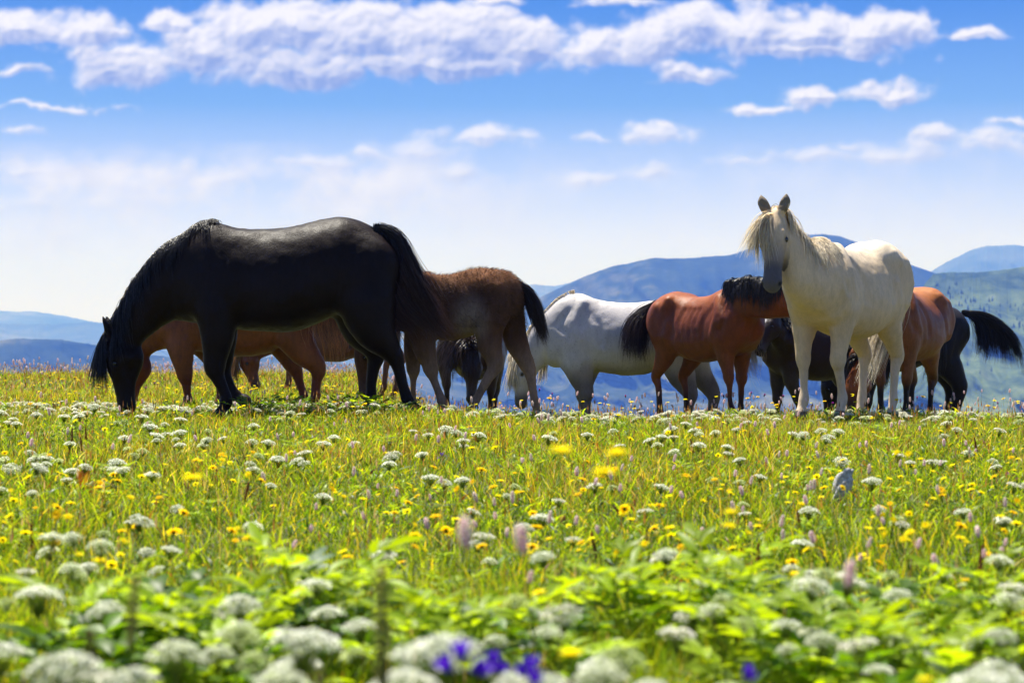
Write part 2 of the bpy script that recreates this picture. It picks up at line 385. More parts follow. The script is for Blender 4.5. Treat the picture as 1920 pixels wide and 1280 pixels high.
def fall(field, root, d0, length, n_per, lat_dir, grav=(0, 0, -1), steps=14, curl=.10, stick=.22, spread=.03, eps=.008, bend=.25, lock=9):
    """strands growing from roots, bending to gravity and lying on the body"""
    nr = len(root); N_ = n_per
    t = rnd.rand(N_) * (nr - 1); i = np.minimum(t.astype(int), nr - 2); f = (t - i)[:, None]
    # strands gather in locks
    nl = max(3, N_ // lock); lk = rnd.randint(0, nl, N_); lt = np.sort(rnd.rand(nl)) * (nr - 1); t = lt[lk] + rnd.normal(size=N_) * .35 * (nr - 1) / nl * 2.2; t = np.clip(t, 0, nr - 1.001)
    i = np.minimum(t.astype(int), nr - 2); f = (t - i)[:, None]
    P = root[i] * (1 - f) + root[i + 1] * f; D = d0[i] * (1 - f) + d0[i + 1] * f
    P = P + rnd.normal(size=(N_, 3)) * .008
    L = np.interp(t, np.arange(nr), length) * (.55 + .65 * rnd.rand(nl)[lk]) * (.75 + .3 * rnd.rand(N_))
    lockn = rnd.normal(size=(nl, 3)) * spread * 6; D = D + lockn[lk] * .5 + rnd.normal(size=(N_, 3)) * spread * 2
    g = np.array(grav, float) + 0 * D; g = g + lockn[lk] * .55 + rnd.normal(size=(N_, 3)) * spread
    out = [P.copy()]
    ph = rnd.rand(nl)[lk] * 6.28
    for s_ in range(steps):
        D = D / np.linalg.norm(D, axis=1, keepdims=True)
        w = curl * np.sin(ph + s_ * .9)
        D = D * (1 - bend) + g * bend + w[:, None] * np.array(lat_dir)[None] * .0 + rnd.normal(size=(N_, 3)) * curl * .25
        P = P + D / np.linalg.norm(D, axis=1, keepdims=True) * (L / steps)[:, None]
        d, n = field.sample(P); e = eps + .014 * rnd.rand(N_)
        push = np.clip(e - d, 0, .05)[:, None]; P = P + n * push
        out.append(P.copy())
    return np.stack(out, 1)

def guided(guides, n, steps=16, spread=.02, lock=12, wave=.012, tipvar=.25):
    """strands following a blend of guide curves (tail)"""
    G = []
    for g in guides:
        c = catmull(g, 8); s = np.concatenate([[0], np.cumsum(np.linalg.norm(np.diff(c, axis=0), axis=1))]); s /= s[-1]
        G.append(np.stack([np.interp(np.linspace(0, 1, steps), s, c[:, j]) for j in range(3)], 1))
    G = np.array(G); ng = len(G)
    nl = max(3, n // lock); lk = rnd.randint(0, nl, n)
    u = rnd.rand(nl) * (ng - 1); u = u[lk] + rnd.normal(size=n) * .12; u = np.clip(u, 0, ng - 1.001) if ng > 1 else np.zeros(n)
    i = np.minimum(u.astype(int), max(ng - 2, 0)); f = (u - i)[:, None, None]
    P = G[i] * (1 - f) + G[np.minimum(i + 1, ng - 1)] * f
    t = np.linspace(0, 1, steps)[None, :, None]
    lo = rnd.normal(size=(nl, 3)) * spread; P = P + lo[lk][:, None] * (t ** .6) * 1.3
    P = P + rnd.normal(size=(n, 1, 3)) * spread * (.25 + .45 * np.sin(t * math.pi)) 
    P = P + rnd.normal(size=(n, 1, 3)) * .006
    ph = rnd.rand(nl, 1, 3)[lk] * 6.28; P = P + wave * np.sin(ph + t * (5 + 4 * rnd.rand(nl, 1, 1)[lk])) * t
    # random lengths: cut strands short
    Lc = 1 - tipvar * rnd.rand(nl)[lk] - .15 * rnd.rand(n); tt = np.linspace(0, 1, steps)
    out = np.empty_like(P)
    for j in range(n):
        q = tt * Lc[j]
        for a in range(3): out[j, :, a] = np.interp(q, tt, P[j, :, a])
    return out

# ------------------------------------------------------------------ horse
def nz(v): v = np.array(v, float); return v / np.linalg.norm(v)
TORSO = [(.70, 1.22, .93, .09), (.62, 1.33, .85, .17), (.50, 1.44, .78, .215), (.38, 1.485, .745, .24), (.22, 1.46, .715, .275), (0, 1.41, .69, .30), (-.2, 1.41, .70, .315),
         (-.4, 1.455, .77, .30), (-.55, 1.475, .87, .275), (-.70, 1.43, .96, .23), (-.81, 1.33, 1.04, .15), (-.86, 1.24, 1.1, .07)]
def front_leg(x, y, s=1.0, knee=0.0, foot=0.0, lift=0.0):
    return [(x + .04, 1.16, .15, y * .72), (x - .02, .90, .115, y), (x - .01, .74, .085, y * .95), (x + knee * .8, .56, .055, y * .9), (x + knee, .49, .063, y * .88), (x + knee * .7 + foot * .3, .41, .040, y * .86),
            (x + foot * .7, .26, .034, y * .85), (x + foot, .165 + lift, .046, y * .85), (x + foot + .03, .10 + lift, .036, y * .85), (x + foot + .045, .045 + lift, .05, y * .85), (x + foot + .055, .02 + lift, .052, y * .85)]
def hind_leg(x, y, foot=0.0, wide=1.0):
    return [(x + .03, 1.15, .21, y * .62), (x + .10, .94, .155, y * .95), (x + .03, .76, .105, y * 1.0), (x - .08 + foot * .3, .62, .064, y * .95), (x - .145 + foot * .4, .535, .066, y * .92), (x - .11 + foot * .6, .44, .043, y * .9),
            (x - .09 + foot * .8, .27, .037, y * .88), (x - .08 + foot, .165, .047, y * .88), (x - .05 + foot, .10, .038, y * .88), (x - .035 + foot, .045, .052, y * .88), (x - .03 + foot, .02, .054, y * .88)]

class Horse:
    def __init__(s, name, px, D, yaw, label, gz=None):
        s.x0 = (px - 960) / F_PX * D; s.D = D; s.yaw = yaw
        s.z0 = float(ground_z(s.x0, D)) if gz is None else gz
        s.root = empty('horse', (s.x0, D, s.z0), yaw)
        tag(s.root, label, 'horse', 'horses grazing in the herd'); s.name = name
        c, si = math.cos(yaw), math.sin(yaw); s.R = np.array([[c, -si, 0], [si, c, 0], [0, 0, 1]])
        s.tubes = []; s.balls = []; s.tor = None; s.res = .014; s.paint = None; s.ribs = (); s.mus = .6; s.wob = 1.0; s.muzw = 1.0; s.eye_r = .021
    def loc(s, w): return s.R.T @ (np.asarray(w) - np.array([s.x0, s.D, s.z0]))
    def wl(s, px, py, D): return s.loc(W(px, py, D))          # a seen point at depth D, in the horse's own frame
    def plane(s, px, py, y=0.0):
        """point of the horse's own plane local y = const seen at px,py"""
        o = s.loc((0, 0, EYE)); d = s.R.T @ nz(W(px, py, 1.0) - np.array((0, 0, EYE))); t = (y - o[1]) / d[1]; return o + d * t
    def side_pts(s, L, ppm):
        """L of (px, py, r_px, y) -> (P, R) for a horse seen from its side"""
        P = [s.plane(a, b, y) for a, b, r, y in L]; R = [r / ppm for a, b, r, y in L]; return P, R
    def set_head(s, P, u, v, h=1.0, ear_dir=None, ear_out=.0):
        s.hP = np.array(P, float); s.hu = nz(u); v = np.array(v, float); s.hv = nz(v - (v @ s.hu) * s.hu); s.hl = np.cross(s.hu, s.hv); s.hs = h
        s.ear_dir = ear_dir; s.ear_out = ear_out; s.ear_len = getattr(s, 'ear_len', .165)
    def hp(s, u, v, l=0.0): return s.hP + (s.hu * u + s.hv * v + s.hl * l) * s.hs
    def build_head(s, F):
        h = s.hs; T = lambda L, fl, k: F.tube([s.hp(a, b, c) for a, b, c, r in L], [r * h for a, b, c, r in L], s.hl, fl, k)
        T([(-.01, -.088, 0, .088), (.09, -.080, 0, .106), (.19, -.078, 0, .107), (.31, -.080, 0, .080 * (1 + (s.muzw - 1) * .5)), (.43, -.083, 0, .066 * s.muzw), (.52, -.090, 0, .067 * s.muzw), (.555, -.100, 0, .060 * s.muzw)], .97, .03)
        T([(.05, -.14, 0, .092), (.14, -.175, 0, .105), (.24, -.165, 0, .084), (.35, -.142, 0, .054), (.47, -.136, 0, .040), (.55, -.136, 0, .040)], .78, .035)
        for g in (-1, 1):
            F.ball(s.hp(.15, -.15, g * .062), .066 * h, .05)                      # cheek
            F.tube([s.hp(.13, -.028, g * .082), s.hp(.20, -.050, g * .090), s.hp(.28, -.070, g * .072)], [.024 * h, .026 * h, .016 * h], s.hl, 1, .025)   # brow and cheekbone
            F.ball(s.hp(.545, -.075, g * .048 * s.muzw), .026 * h * s.muzw, .02)                   # nostril rim
            F.ball(s.hp(.56, -.068 + .01 * (s.muzw - 1), g * .066 * s.muzw), (.016 * h * s.muzw,) * 3, .008, sub=True)
            F.ball(s.hp(.185, -.054, g * .113), .018 * h, .012, sub=True)
            ed = s.hu * -1.0 + s.hv * .12 if s.ear_dir is None else nz(s.ear_dir)
            b = s.hp(-.045, -.03, g * .055); tip = b + ed * s.ear_len * h + s.hl * g * (.02 + s.ear_out) * h; mid = b + ed * .075 * h + s.hl * g * (.018 + s.ear_out * .6) * h
            F.tube([b, mid, tip], [.034 * h, .043 * h, .009 * h], s.hv, .72, .018)
            F.tube([b + ed * .05 * h + s.hv * .030 * h, mid + s.hv * .034 * h, tip * .4 + mid * .6 + s.hv * .022 * h], [.012 * h, .020 * h, .006 * h], s.hv, .9, .008, sub=True)
            s.ears = getattr(s, 'ears', []) + [(b, tip)]
        F.tube([s.hp(.585, -.118, -.045), s.hp(.60, -.118, 0), s.hp(.585, -.118, .045)], [.006 * h] * 3, s.hl, 1, .006, sub=True)
    def leg(s, L, k=.045, flat=.8):
        L = np.array(L, float)
        # let the foot follow the ground
        for r in L:
            w = s.R @ np.array([r[0], r[3], 0]) + np.array([s.x0, s.D, 0]); dz = float(ground_z(w[0], w[1])) - s.z0
            r[1] += dz * np.clip(1 - r[1] / .9, 0, 1)
        P = L[:, [0, 3, 1]]; n = len(P)
        s.tubes.append((P[:3], L[:3, 2], (0, 1, 0), .74, .09)); s.tubes.append((P[2:], L[2:, 2], (0, 1, 0), .88, k))
        s.tubes.append((P[1:4], L[1:4, 2] * .95, (0, 1, 0), .82, .07))
        s.feet = getattr(s, 'feet', []) + [P[-1]]
    def pxleg(s, L, ppm, flat=.8):
        """leg given as (px, py, r_px, y) seen from the side"""
        P = [s.plane(a, b, y) for a, b, r, y in L]
        s.leg([(p[0], p[2], r / ppm, p[1]) for p, (a, b, r, y) in zip(P, L)])
    def muscles(s, F):
        xf = max(r[0] for r in s.tor); xr = min(r[0] for r in s.tor); k = s.k; zt = max(r[1] for r in s.tor); 
        X = lambda x: xr + (x + .86) / 1.56 * (xf - xr); zs = zt / 1.485
        def surf(x, z, g):
            y = np.arange(.02, .45, .006) * g; P = np.stack([np.full(len(y), x), y, np.full(len(y), z)], 1); i = np.clip(np.round((P - F.lo) / F.res).astype(int), 0, F.n - 1); v = F.F[i[:, 0], i[:, 1], i[:, 2]]
            o = np.where(v > 0)[0]; return None if len(o) == 0 or v[0] > 0 else y[o[0]]
        for g in (-1, 1):
            for pts, r, dep in (([(.30, 1.30), (.21, 1.15), (.20, .98)], .035, -.016), ([(-.27, 1.30), (-.31, 1.17), (-.28, 1.0)], .07, -.020), ([(-.74, 1.22), (-.68, 1.06), (-.65, .9)], .03, -.013), ([(.50, 1.33), (.58, 1.18), (.52, 1.04)], .035, -.014),
                                ([(-.40, 1.36), (-.43, 1.30)], .045, .016), ([(.36, 1.38), (.44, 1.20), (.38, 1.02)], .05, .012), ([(-.36, 1.12), (-.40, .98)], .05, .012), ([(-.56, 1.28), (-.62, 1.12), (-.56, .96)], .06, .012)) + s.ribs:
                if s.mus < .2: break
                dep = dep * s.mus; Q = []
                for x, z in pts:
                    y = surf(X(x), z * zs, g)
                    if y is not None: Q.append([X(x), y + g * ((r + dep) if dep < 0 else (dep - r)), z * zs])
                if len(Q) >= 2: F.tube(Q, [r] * len(Q), (0, 1, 0), 1.0, .03, sub=dep < 0, n=3)
    def build(s, mat, parts=('body',)):
        pts = [np.array([[r[0], 0, r[1]], [r[0], 0, r[2]]]) for r in s.tor] + [np.asarray(t[0]) for t in s.tubes]
        allp = np.vstack(pts + [[s.hp(-.28, 0, .12)], [s.hp(.65, -.1, -.12)], [s.hp(-.28, .1, -.12)], [s.hp(.1, -.3, 0)]])
        lo = allp.min(0) - .17; hi = allp.max(0) + .17; lo[1] = min(lo[1], -.42); hi[1] = max(hi[1], .42); lo[2] = max(lo[2], -.35)
        F = Field(lo, hi, s.res)
        F.torso(s.tor)
        for t in s.tubes: F.tube(*t)
        for b in s.balls: F.ball(*b)
        s.muscles(F)
        s.build_head(F)
        F.wobble(.0032 * s.wob, .24, 5); F.wobble(.0022 * s.wob, .10, 6); F.wobble(.0012, .045, 7)
        # tiny surface irregularity: veins and muscle
        F.finish(); s.F = F
        V, Q = F.mesh()
        col = s.paint(s, V)
        s.body = mesh_np('body', V, Q, mat, s.root, col=col)
        for g in (-1, 1):
            c = s.hp(.185, -.052, g * .098); r = s.eye_r * s.hs; th = np.linspace(0, math.pi, 9); ph = np.linspace(0, 2 * math.pi, 13)[:-1]
            S = np.array([[math.sin(a) * math.cos(b), math.sin(a) * math.sin(b), math.cos(a)] for a in th for b in ph]) * r + c
            q = np.array([[i * 12 + j, i * 12 + (j + 1) % 12, (i + 1) * 12 + (j + 1) % 12, (i + 1) * 12 + j] for i in range(8) for j in range(12)])
            mesh_np('eye', S, q, EYE_MAT, s.root)
        return s
    def crest(s, neck, dors, n=12):
        """surface points on top of the neck; neck = centre points, dors = upward vectors"""
        c = catmull(neck, 5); d = catmull(dors, 5); out = []
        for p, v in zip(c, d):
            v = nz(v); q = p.copy()
            for _ in range(60):
                if s.F.sample(q[None])[0][0] > -.004: break
                q = q + v * .008
            out.append(q)
        return np.array(out), np.array([nz(v) for v in d])
    def mane(s, neck, dors, side, length, n, mat, base, r=.0022, tip=None, grav=(0, 0, -1), lift=.5, bend=.28, spread=.03, name='mane', var=.3, lock=9, both=.12, steps=14):
        root, dv = s.crest(neck, dors)
        sd = np.array(side, float)
        L = np.interp(np.linspace(0, 1, len(root)), np.linspace(0, 1, len(length)), length)
        n2 = int(n * both); A = fall(s.F, root, dv * lift + sd, L, n - n2, sd, grav, steps=steps, spread=spread, bend=bend, lock=lock)
        if n2: A = np.concatenate([A, fall(s.F, root, dv * .9 - sd * .3, L * .7, n2, sd, np.array(grav) - sd * .6, steps=steps, spread=spread, bend=bend)], 0)
        return strands(name, A, r, mat, s.root, base, tipcol=tip, var=var)
def mixc(a, b, t): t = np.clip(t, 0, 1)[:, None]; return np.array(a)[None] * (1 - t) + (b if isinstance(b, np.ndarray) and b.ndim == 2 else np.array(b)[None]) * t
def ss(x, a, b): t = np.clip((x - a) / (b - a), 0, 1); return t * t * (3 - 2 * t)
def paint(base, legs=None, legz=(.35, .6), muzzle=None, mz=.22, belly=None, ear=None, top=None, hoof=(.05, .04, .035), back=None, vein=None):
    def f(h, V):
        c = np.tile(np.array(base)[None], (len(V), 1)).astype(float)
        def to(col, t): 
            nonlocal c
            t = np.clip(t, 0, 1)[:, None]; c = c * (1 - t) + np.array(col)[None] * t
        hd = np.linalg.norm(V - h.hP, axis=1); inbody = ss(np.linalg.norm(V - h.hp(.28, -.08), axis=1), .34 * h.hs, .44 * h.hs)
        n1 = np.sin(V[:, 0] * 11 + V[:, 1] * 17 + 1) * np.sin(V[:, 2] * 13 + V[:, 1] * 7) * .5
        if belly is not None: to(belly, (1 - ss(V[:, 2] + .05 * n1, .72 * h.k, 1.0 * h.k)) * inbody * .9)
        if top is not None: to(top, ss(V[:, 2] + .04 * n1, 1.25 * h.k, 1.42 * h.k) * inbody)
        if legs is not None: to(legs, (1 - ss(V[:, 2] + .06 * n1, legz[0] * h.k, legz[1] * h.k)) * inbody)
        if muzzle is not None:
            to(muzzle, ss((V - h.hP) @ h.hu, (.56 - mz) * h.hs, (.56 - mz * .25) * h.hs) * (np.linalg.norm(V - h.hP - np.outer((V - h.hP) @ h.hu, h.hu) + h.hv * .10 * h.hs, axis=1) < .125 * h.hs))
        if ear is not None:
            for b, t_ in h.ears:
                e = np.array(t_) - np.array(b); q = ((V - b) @ e) / (e @ e); dd = np.linalg.norm(V - b - np.clip(q, 0, 1)[:, None] * e, axis=1)
                to(ear, (dd < .05 * h.hs) * (q > .12) * .85)
        for g in (-1, 1):
            to((.012, .01, .01), 1 - ss(np.linalg.norm(V - h.hp(.56, -.068, g * .062 * h.muzw), axis=1), .012 * h.hs, .026 * h.hs))
            to(np.array(base) * .25, (1 - ss(np.linalg.norm(V - h.hp(.185, -.052, g * .10), axis=1), .022 * h.hs, .042 * h.hs)) * .8)
        for p in h.feet: to(hoof, (np.linalg.norm(V - p, axis=1) < .085) * (V[:, 2] < p[2] + .045))
        return c
    return f

# ------------------------------------------------------------------ ground
def build_ground():
    ys = np.concatenate([np.linspace(-60, 0, 8), np.linspace(1, 45, 90), np.geomspace(48, 40000, 70)])
    us = np.concatenate([np.linspace(-6, -.6, 14), np.linspace(-.55, .55, 80), np.linspace(.6, 6, 14)])
    Y, U = np.meshgrid(ys, us, indexing='ij'); X = U * np.maximum(np.abs(Y), 12)
    Z = ground_z(X, Y); V = np.stack([X, Y, Z], -1).reshape(-1, 3); n, m = Y.shape
    i = (np.arange(n - 1)[:, None] * m + np.arange(m - 1)[None]).ravel()
    Q = np.stack([i, i + 1, i + m + 1, i + m], 1)
    mt, N = new_mat('meadow_soil'); out = N.node('ShaderNodeOutputMaterial'); b = N.node('ShaderNodeBsdfPrincipled'); N.l.new(b.outputs[0], out.inputs[0])
    tc = N.node('ShaderNodeTexCoord'); a = N.noise(tc.outputs['Object'], 3, 6, .6); c = N.noise(tc.outputs['Object'], 30, 4, .6)
    col = N.ramp(N.math('ADD', N.math('MULTIPLY', a, .5), N.math('MULTIPLY', c, .5)), [(.3, (.03, .028, .012)), (.5, (.07, .075, .02)), (.7, (.13, .11, .04))])
    N.put(b.inputs['Base Color'], col); b.inputs['Roughness'].default_value = .95
    o = mesh_np('ground', V, Q, mt); tag(o, kind='structure')
build_ground()

# ------------------------------------------------------------------ hills and mountains
def vnoise(x, y, seed): return perlin(np.asarray(x, float) + 50, np.asarray(y, float) + 50, seed)
def hill_mat(name, a, b, c, scale):
    m, N = new_mat(name); out = N.node('ShaderNodeOutputMaterial'); p = N.node('ShaderNodeBsdfPrincipled'); N.l.new(p.outputs[0], out.inputs[0])
    tc = N.node('ShaderNodeTexCoord'); n1 = N.noise(tc.outputs['Object'], scale, 8, .62, .4); n2 = N.noise(tc.outputs['Object'], scale * 7, 5, .6)
    f = N.math('ADD', N.math('MULTIPLY', n1, .7), N.math('MULTIPLY', n2, .3))
    N.put(p.inputs['Base Color'], N.ramp(f, [(.36, a), (.50, b), (.64, c)])); p.inputs['Roughness'].default_value = 1; p.inputs['Specular IOR Level'].default_value = 0
    return m
def mountain(name, ridge, D, mat, bottom=830, depth=.45, relief=.05, seed=1, rough=3.0, power=.8, cols=520, rows=80, label=None):
    """a range whose crest is seen along ridge [(px, py)] from a distance D; slopes run down towards and away from the viewer"""
    ridge = np.array(ridge, float); px = np.linspace(ridge[0, 0], ridge[-1, 0], cols); py = np.interp(px, ridge[:, 0], ridge[:, 1])
    k = np.ones(5) / 5; py = np.convolve(np.pad(py, 2, 'edge'), k, 'valid')
    py = py + rough * (vnoise(px / 60, px * 0, seed) + .5 * vnoise(px / 22, px * 0, seed + 1) + .45 * vnoise(px / 7, px * 0, seed + 2) + .4 * vnoise(px / 3.1, px * 0, seed + 3))
    t = np.linspace(0, 1, rows)[:, None]; PX = px[None] + 0 * t
    d = D * (1 - depth * t) * (1 + relief * np.minimum(t * 4, 1) * (vnoise(PX / 110 - t * 4, t * 3 + PX * .002, seed + 5) + .5 * vnoise(PX / 45 - t * 9, t * 7 + PX * .004, seed + 6) + .22 * vnoise(PX / 18 - t * 18, t * 16, seed + 7)))
    PY = py[None] + (bottom - py[None]) * t ** power + 0 * PX
    X = (PX - 960) / F_PX * d; Z = EYE + (HOR - PY) / F_PX * d
    Xb = X[:1] * 1.12; Yb = d[:1] * 1.12; Zb = Z[:1] - .10 * D * .6
    X = np.vstack([Xb, X]); d = np.vstack([Yb, d]); Z = np.vstack([Zb, Z]); n, m = X.shape
    V = np.stack([X, d, Z], -1).reshape(-1, 3); i = (np.arange(n - 1)[:, None] * m + np.arange(m - 1)[None]).ravel()
    o = mesh_np(name, V, np.stack([i, i + m, i + m + 1, i + 1], 1), mat); tag(o, kind='structure', label=label)
    return X, d, Z
HM_F = hill_mat('forest_slope', (.008, .016, .008), (.035, .050, .022), (.13, .13, .075), .0035)
HM_G = hill_mat('grass_slope', (.015, .030, .015), (.085, .12, .045), (.17, .19, .09), .006)
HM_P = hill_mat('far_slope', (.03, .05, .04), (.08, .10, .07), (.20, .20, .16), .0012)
main_peak = mountain('mountain', [(380, 800), (560, 740), (700, 700), (800, 662), (900, 620), (960, 588), (1015, 556), (1060, 535), (1100, 516), (1145, 500), (1200, 489), (1228, 483), (1245, 485), (1300, 483), (1370, 478), (1400, 468), (1430, 455), (1480, 442), (1540, 438), (1575, 443), (1610, 455), (1660, 478), (1720, 500), (1790, 525), (1900, 590), (2000, 700)], 4400, HM_F, seed=4, relief=.07, rough=1.4, bottom=900)
spur = mountain('hillside', [(1540, 790), (1640, 680), (1700, 590), (1735, 530), (1750, 514), (1780, 511), (1840, 510), (1890, 505), (1920, 500), (2100, 490)], 2700, HM_G, seed=14, relief=.05, rough=1.4, bottom=950)
mountain('far_mountain', [(1560, 700), (1700, 540), (1740, 512), (1775, 490), (1825, 468), (1850, 461), (1900, 459), (1960, 466), (2100, 480)], 8200, HM_P, seed=24, relief=.03, rough=1.5, bottom=700)
mountain('far_hills', [(600, 700), (700, 590), (940, 545), (1000, 533), (1040, 536), (1070, 530), (1160, 560), (1400, 680)], 9000, HM_P, seed=34, relief=.03, rough=1.5, bottom=700)
mountain('far_hills', [(-200, 590), (0, 583), (60, 583), (120, 592), (180, 604), (300, 612), (560, 625), (900, 690)], 11000, HM_P, seed=44, relief=.03, rough=1.5, bottom=700)
mountain('hills', [(-200, 606), (0, 606), (100, 607), (180, 604), (300, 603), (420, 615), (560, 630), (800, 660), (1000, 740)], 8600, HM_P, seed=54, relief=.05, rough=2.0, bottom=760)
mountain('hills', [(-250, 650), (0, 638), (40, 635), (110, 636), (170, 645), (260, 663), (340, 671), (420, 674), (520, 668), (600, 676), (720, 690), (860, 720), (1000, 780)], 3700, HM_F, seed=64, relief=.07, rough=1.5, bottom=900)
# conifers scattered over the grassy slope
def conifer_mesh():
    V = []; Q = []; r = np.random.RandomState(3)
    for L in range(9):
        z0 = 1.2 + L * .95; rr = 2.3 * (1 - L / 9.5); n = 11
        for j in range(n):
            a = j / n * 6.28 + L; l = rr * (.7 + .5 * r.rand()); b = len(V); w = .35
            V += [(.12 * math.cos(a), .12 * math.sin(a), z0 + 1.1), (l * math.cos(a - w), l * math.sin(a - w), z0 - .2), (l * 1.1 * math.cos(a), l * 1.1 * math.sin(a), z0 - .45), (l * math.cos(a + w), l * math.sin(a + w), z0 - .2)]; Q.append((b, b + 1, b + 2, b + 3))
    T = []; Qt = []
    for z, rr in ((0, .25), (9.5, .05)):
        for j in range(6): T.append((rr * math.cos(j * 1.047), rr * math.sin(j * 1.047), z))
    for j in range(6): Qt.append((j, (j + 1) % 6, 6 + (j + 1) % 6, 6 + j))
    return mesh_np('crown', V, np.array(Q), CON, link=False), mesh_np('trunk', T, np.array(Qt), BARK, link=False)
CON = simple_mat('conifer_needles', (.012, .025, .013), .9, .1); BARK = simple_mat('bark', (.06, .04, .03), .9, .1)
def slope_trees():
    cr, tr = conifer_mesh(); X, Y, Z = spur; r = np.random.RandomState(11); k = 0
    while k < 150:
        i = r.randint(2, 46); j = r.randint(5, X.shape[1] - 2); px = 960 + X[i, j] / Y[i, j] * F_PX
        py = HOR - (Z[i, j] - EYE) / Y[i, j] * F_PX
        band = math.exp(-((py - (545 + (px - 1760) * .38)) / 22.) ** 2)
        if r.rand() > band * .9 + .03 or px < 1740 or px > 1990: continue
        o = empty('pine_tree', (X[i, j] + r.normal() * 6, Y[i, j], Z[i, j] - .4), r.rand() * 6); sc = .30 + .45 * r.rand(); o.scale = (sc, sc, sc * 1.05)
        tag(o, ('lone tiny conifer high on the hazy slope at the far right' if py < 540 else 'tiny conifer in the band of trees across the hazy slope at the far right' if py < 585 else 'tiny conifer low on the hazy slope at the far right, near the black tail'), 'tree', 'conifers scattered on the far slope')
        obj_from('crown', cr, o); obj_from('trunk', tr, o); k += 1
slope_trees()
# ------------------------------------------------------------------ the air between
def build_haze():
    x0, x1, y0, y1, z0, z1 = -9000, 9000, -400, 12900, -2600, 330
    V = [(x, y, z) for z in (z0, z1) for y in (y0, y1) for x in (x0, x1)]
    Q = np.array([(0, 2, 3, 1), (4, 5, 7, 6), (0, 1, 5, 4), (2, 6, 7, 3), (0, 4, 6, 2), (1, 3, 7, 5)])
    m, N = new_mat('haze'); out = N.node('ShaderNodeOutputMaterial'); v = N.node('ShaderNodeVolumePrincipled'); N.l.new(v.outputs[0], out.inputs['Volume'])
    v.inputs['Color'].default_value = HAZE_COL; v.inputs['Density'].default_value = HAZE_D; v.inputs['Anisotropy'].default_value = .1; v.inputs['Absorption Color'].default_value = (1, 1, 1, 1)
    o = mesh_np('haze', V, Q, m, smooth=False); tag(o, kind='stuff')
HAZE_COL = (.09, .235, 1.0, 1); HAZE_D = 2.2e-4
if 'nohaze' not in TEST: build_haze()

# ------------------------------------------------------------------ the herd
def lin(*c): return tuple(((v / 255.) / 12.92 if v / 255. < .04045 else ((v / 255. + .055) / 1.055) ** 2.4) for v in c)
M_BLACK = coat_mat('black_coat', .44, .13, .5, sheen=.0)
M_BROWN = coat_mat('brown_coat', .44, .22, .55, sheen=.0)
M_FOAL = coat_mat('foal_coat', .75, .1, .5, sheen=.1)
M_WHITE = coat_mat('white_coat', .6, .2, .26, dapple=.4, sheen=.0)
M_CREAM = coat_mat('cream_coat', .55, .2, .27, sheen=.0)
M_HAIR = hair_mat('horse_hair', .36, .5, .15)
M_HAIRL = hair_mat('light_horse_hair', .45, .3, .5)
BLK = (.012, .0065, .006); BLKH = (.007, .006, .007)

def torso_px(h, rows): h.tor = [(h.plane(a, b)[0], h.plane(a, b)[2], h.plane(a, c)[2], w) for a, b, c, w in rows]
def neck_px(h, L, ppm, flat=.62, k=.09):
    P, R = h.side_pts(L, ppm); h.tubes.append((P, R, (0, 1, 0), flat, k)); return np.array(P)
def legs_canon(h, k, specs):
    for kind, x, y, kw in specs:
        L = (front_leg if kind == 'f' else hind_leg)(x, y, **kw)
        h.leg([(a * k, b * k, r * k * kw_r, c) for (a, b, r, c) in L for kw_r in (h.legr,)])
def torso_k(h, k, w=1.0, rows=TORSO, dz=0.0): h.tor = [(a * k, b * k + dz, c * k + dz, d * k * w) for a, b, c, d in rows]; h.k = k; h.legr = 1.0

def fix_feet(L, on=True):
    L = [list(r) for r in L]; d = .02 - L[-1][1]
    if on:
        for r in L: r[1] += d * min(1, max(0, 1 - r[1] / .6))
    return L
def pxleg(h, L, ppm, on=True):
    P = [h.plane(a, b, y) for a, b, r, y in L]
    h.leg(fix_feet([(p[0], p[2], r / ppm, p[1]) for p, (a, b, r, y) in zip(P, L)], on))

def head_px(h, poll, muz, vdir, size, y=0.0, **kw):
    P = h.plane(poll[0], poll[1], y); M_ = h.plane(muz[0], muz[1], y)
    h.set_head(P, M_ - P, vdir, size, **kw)

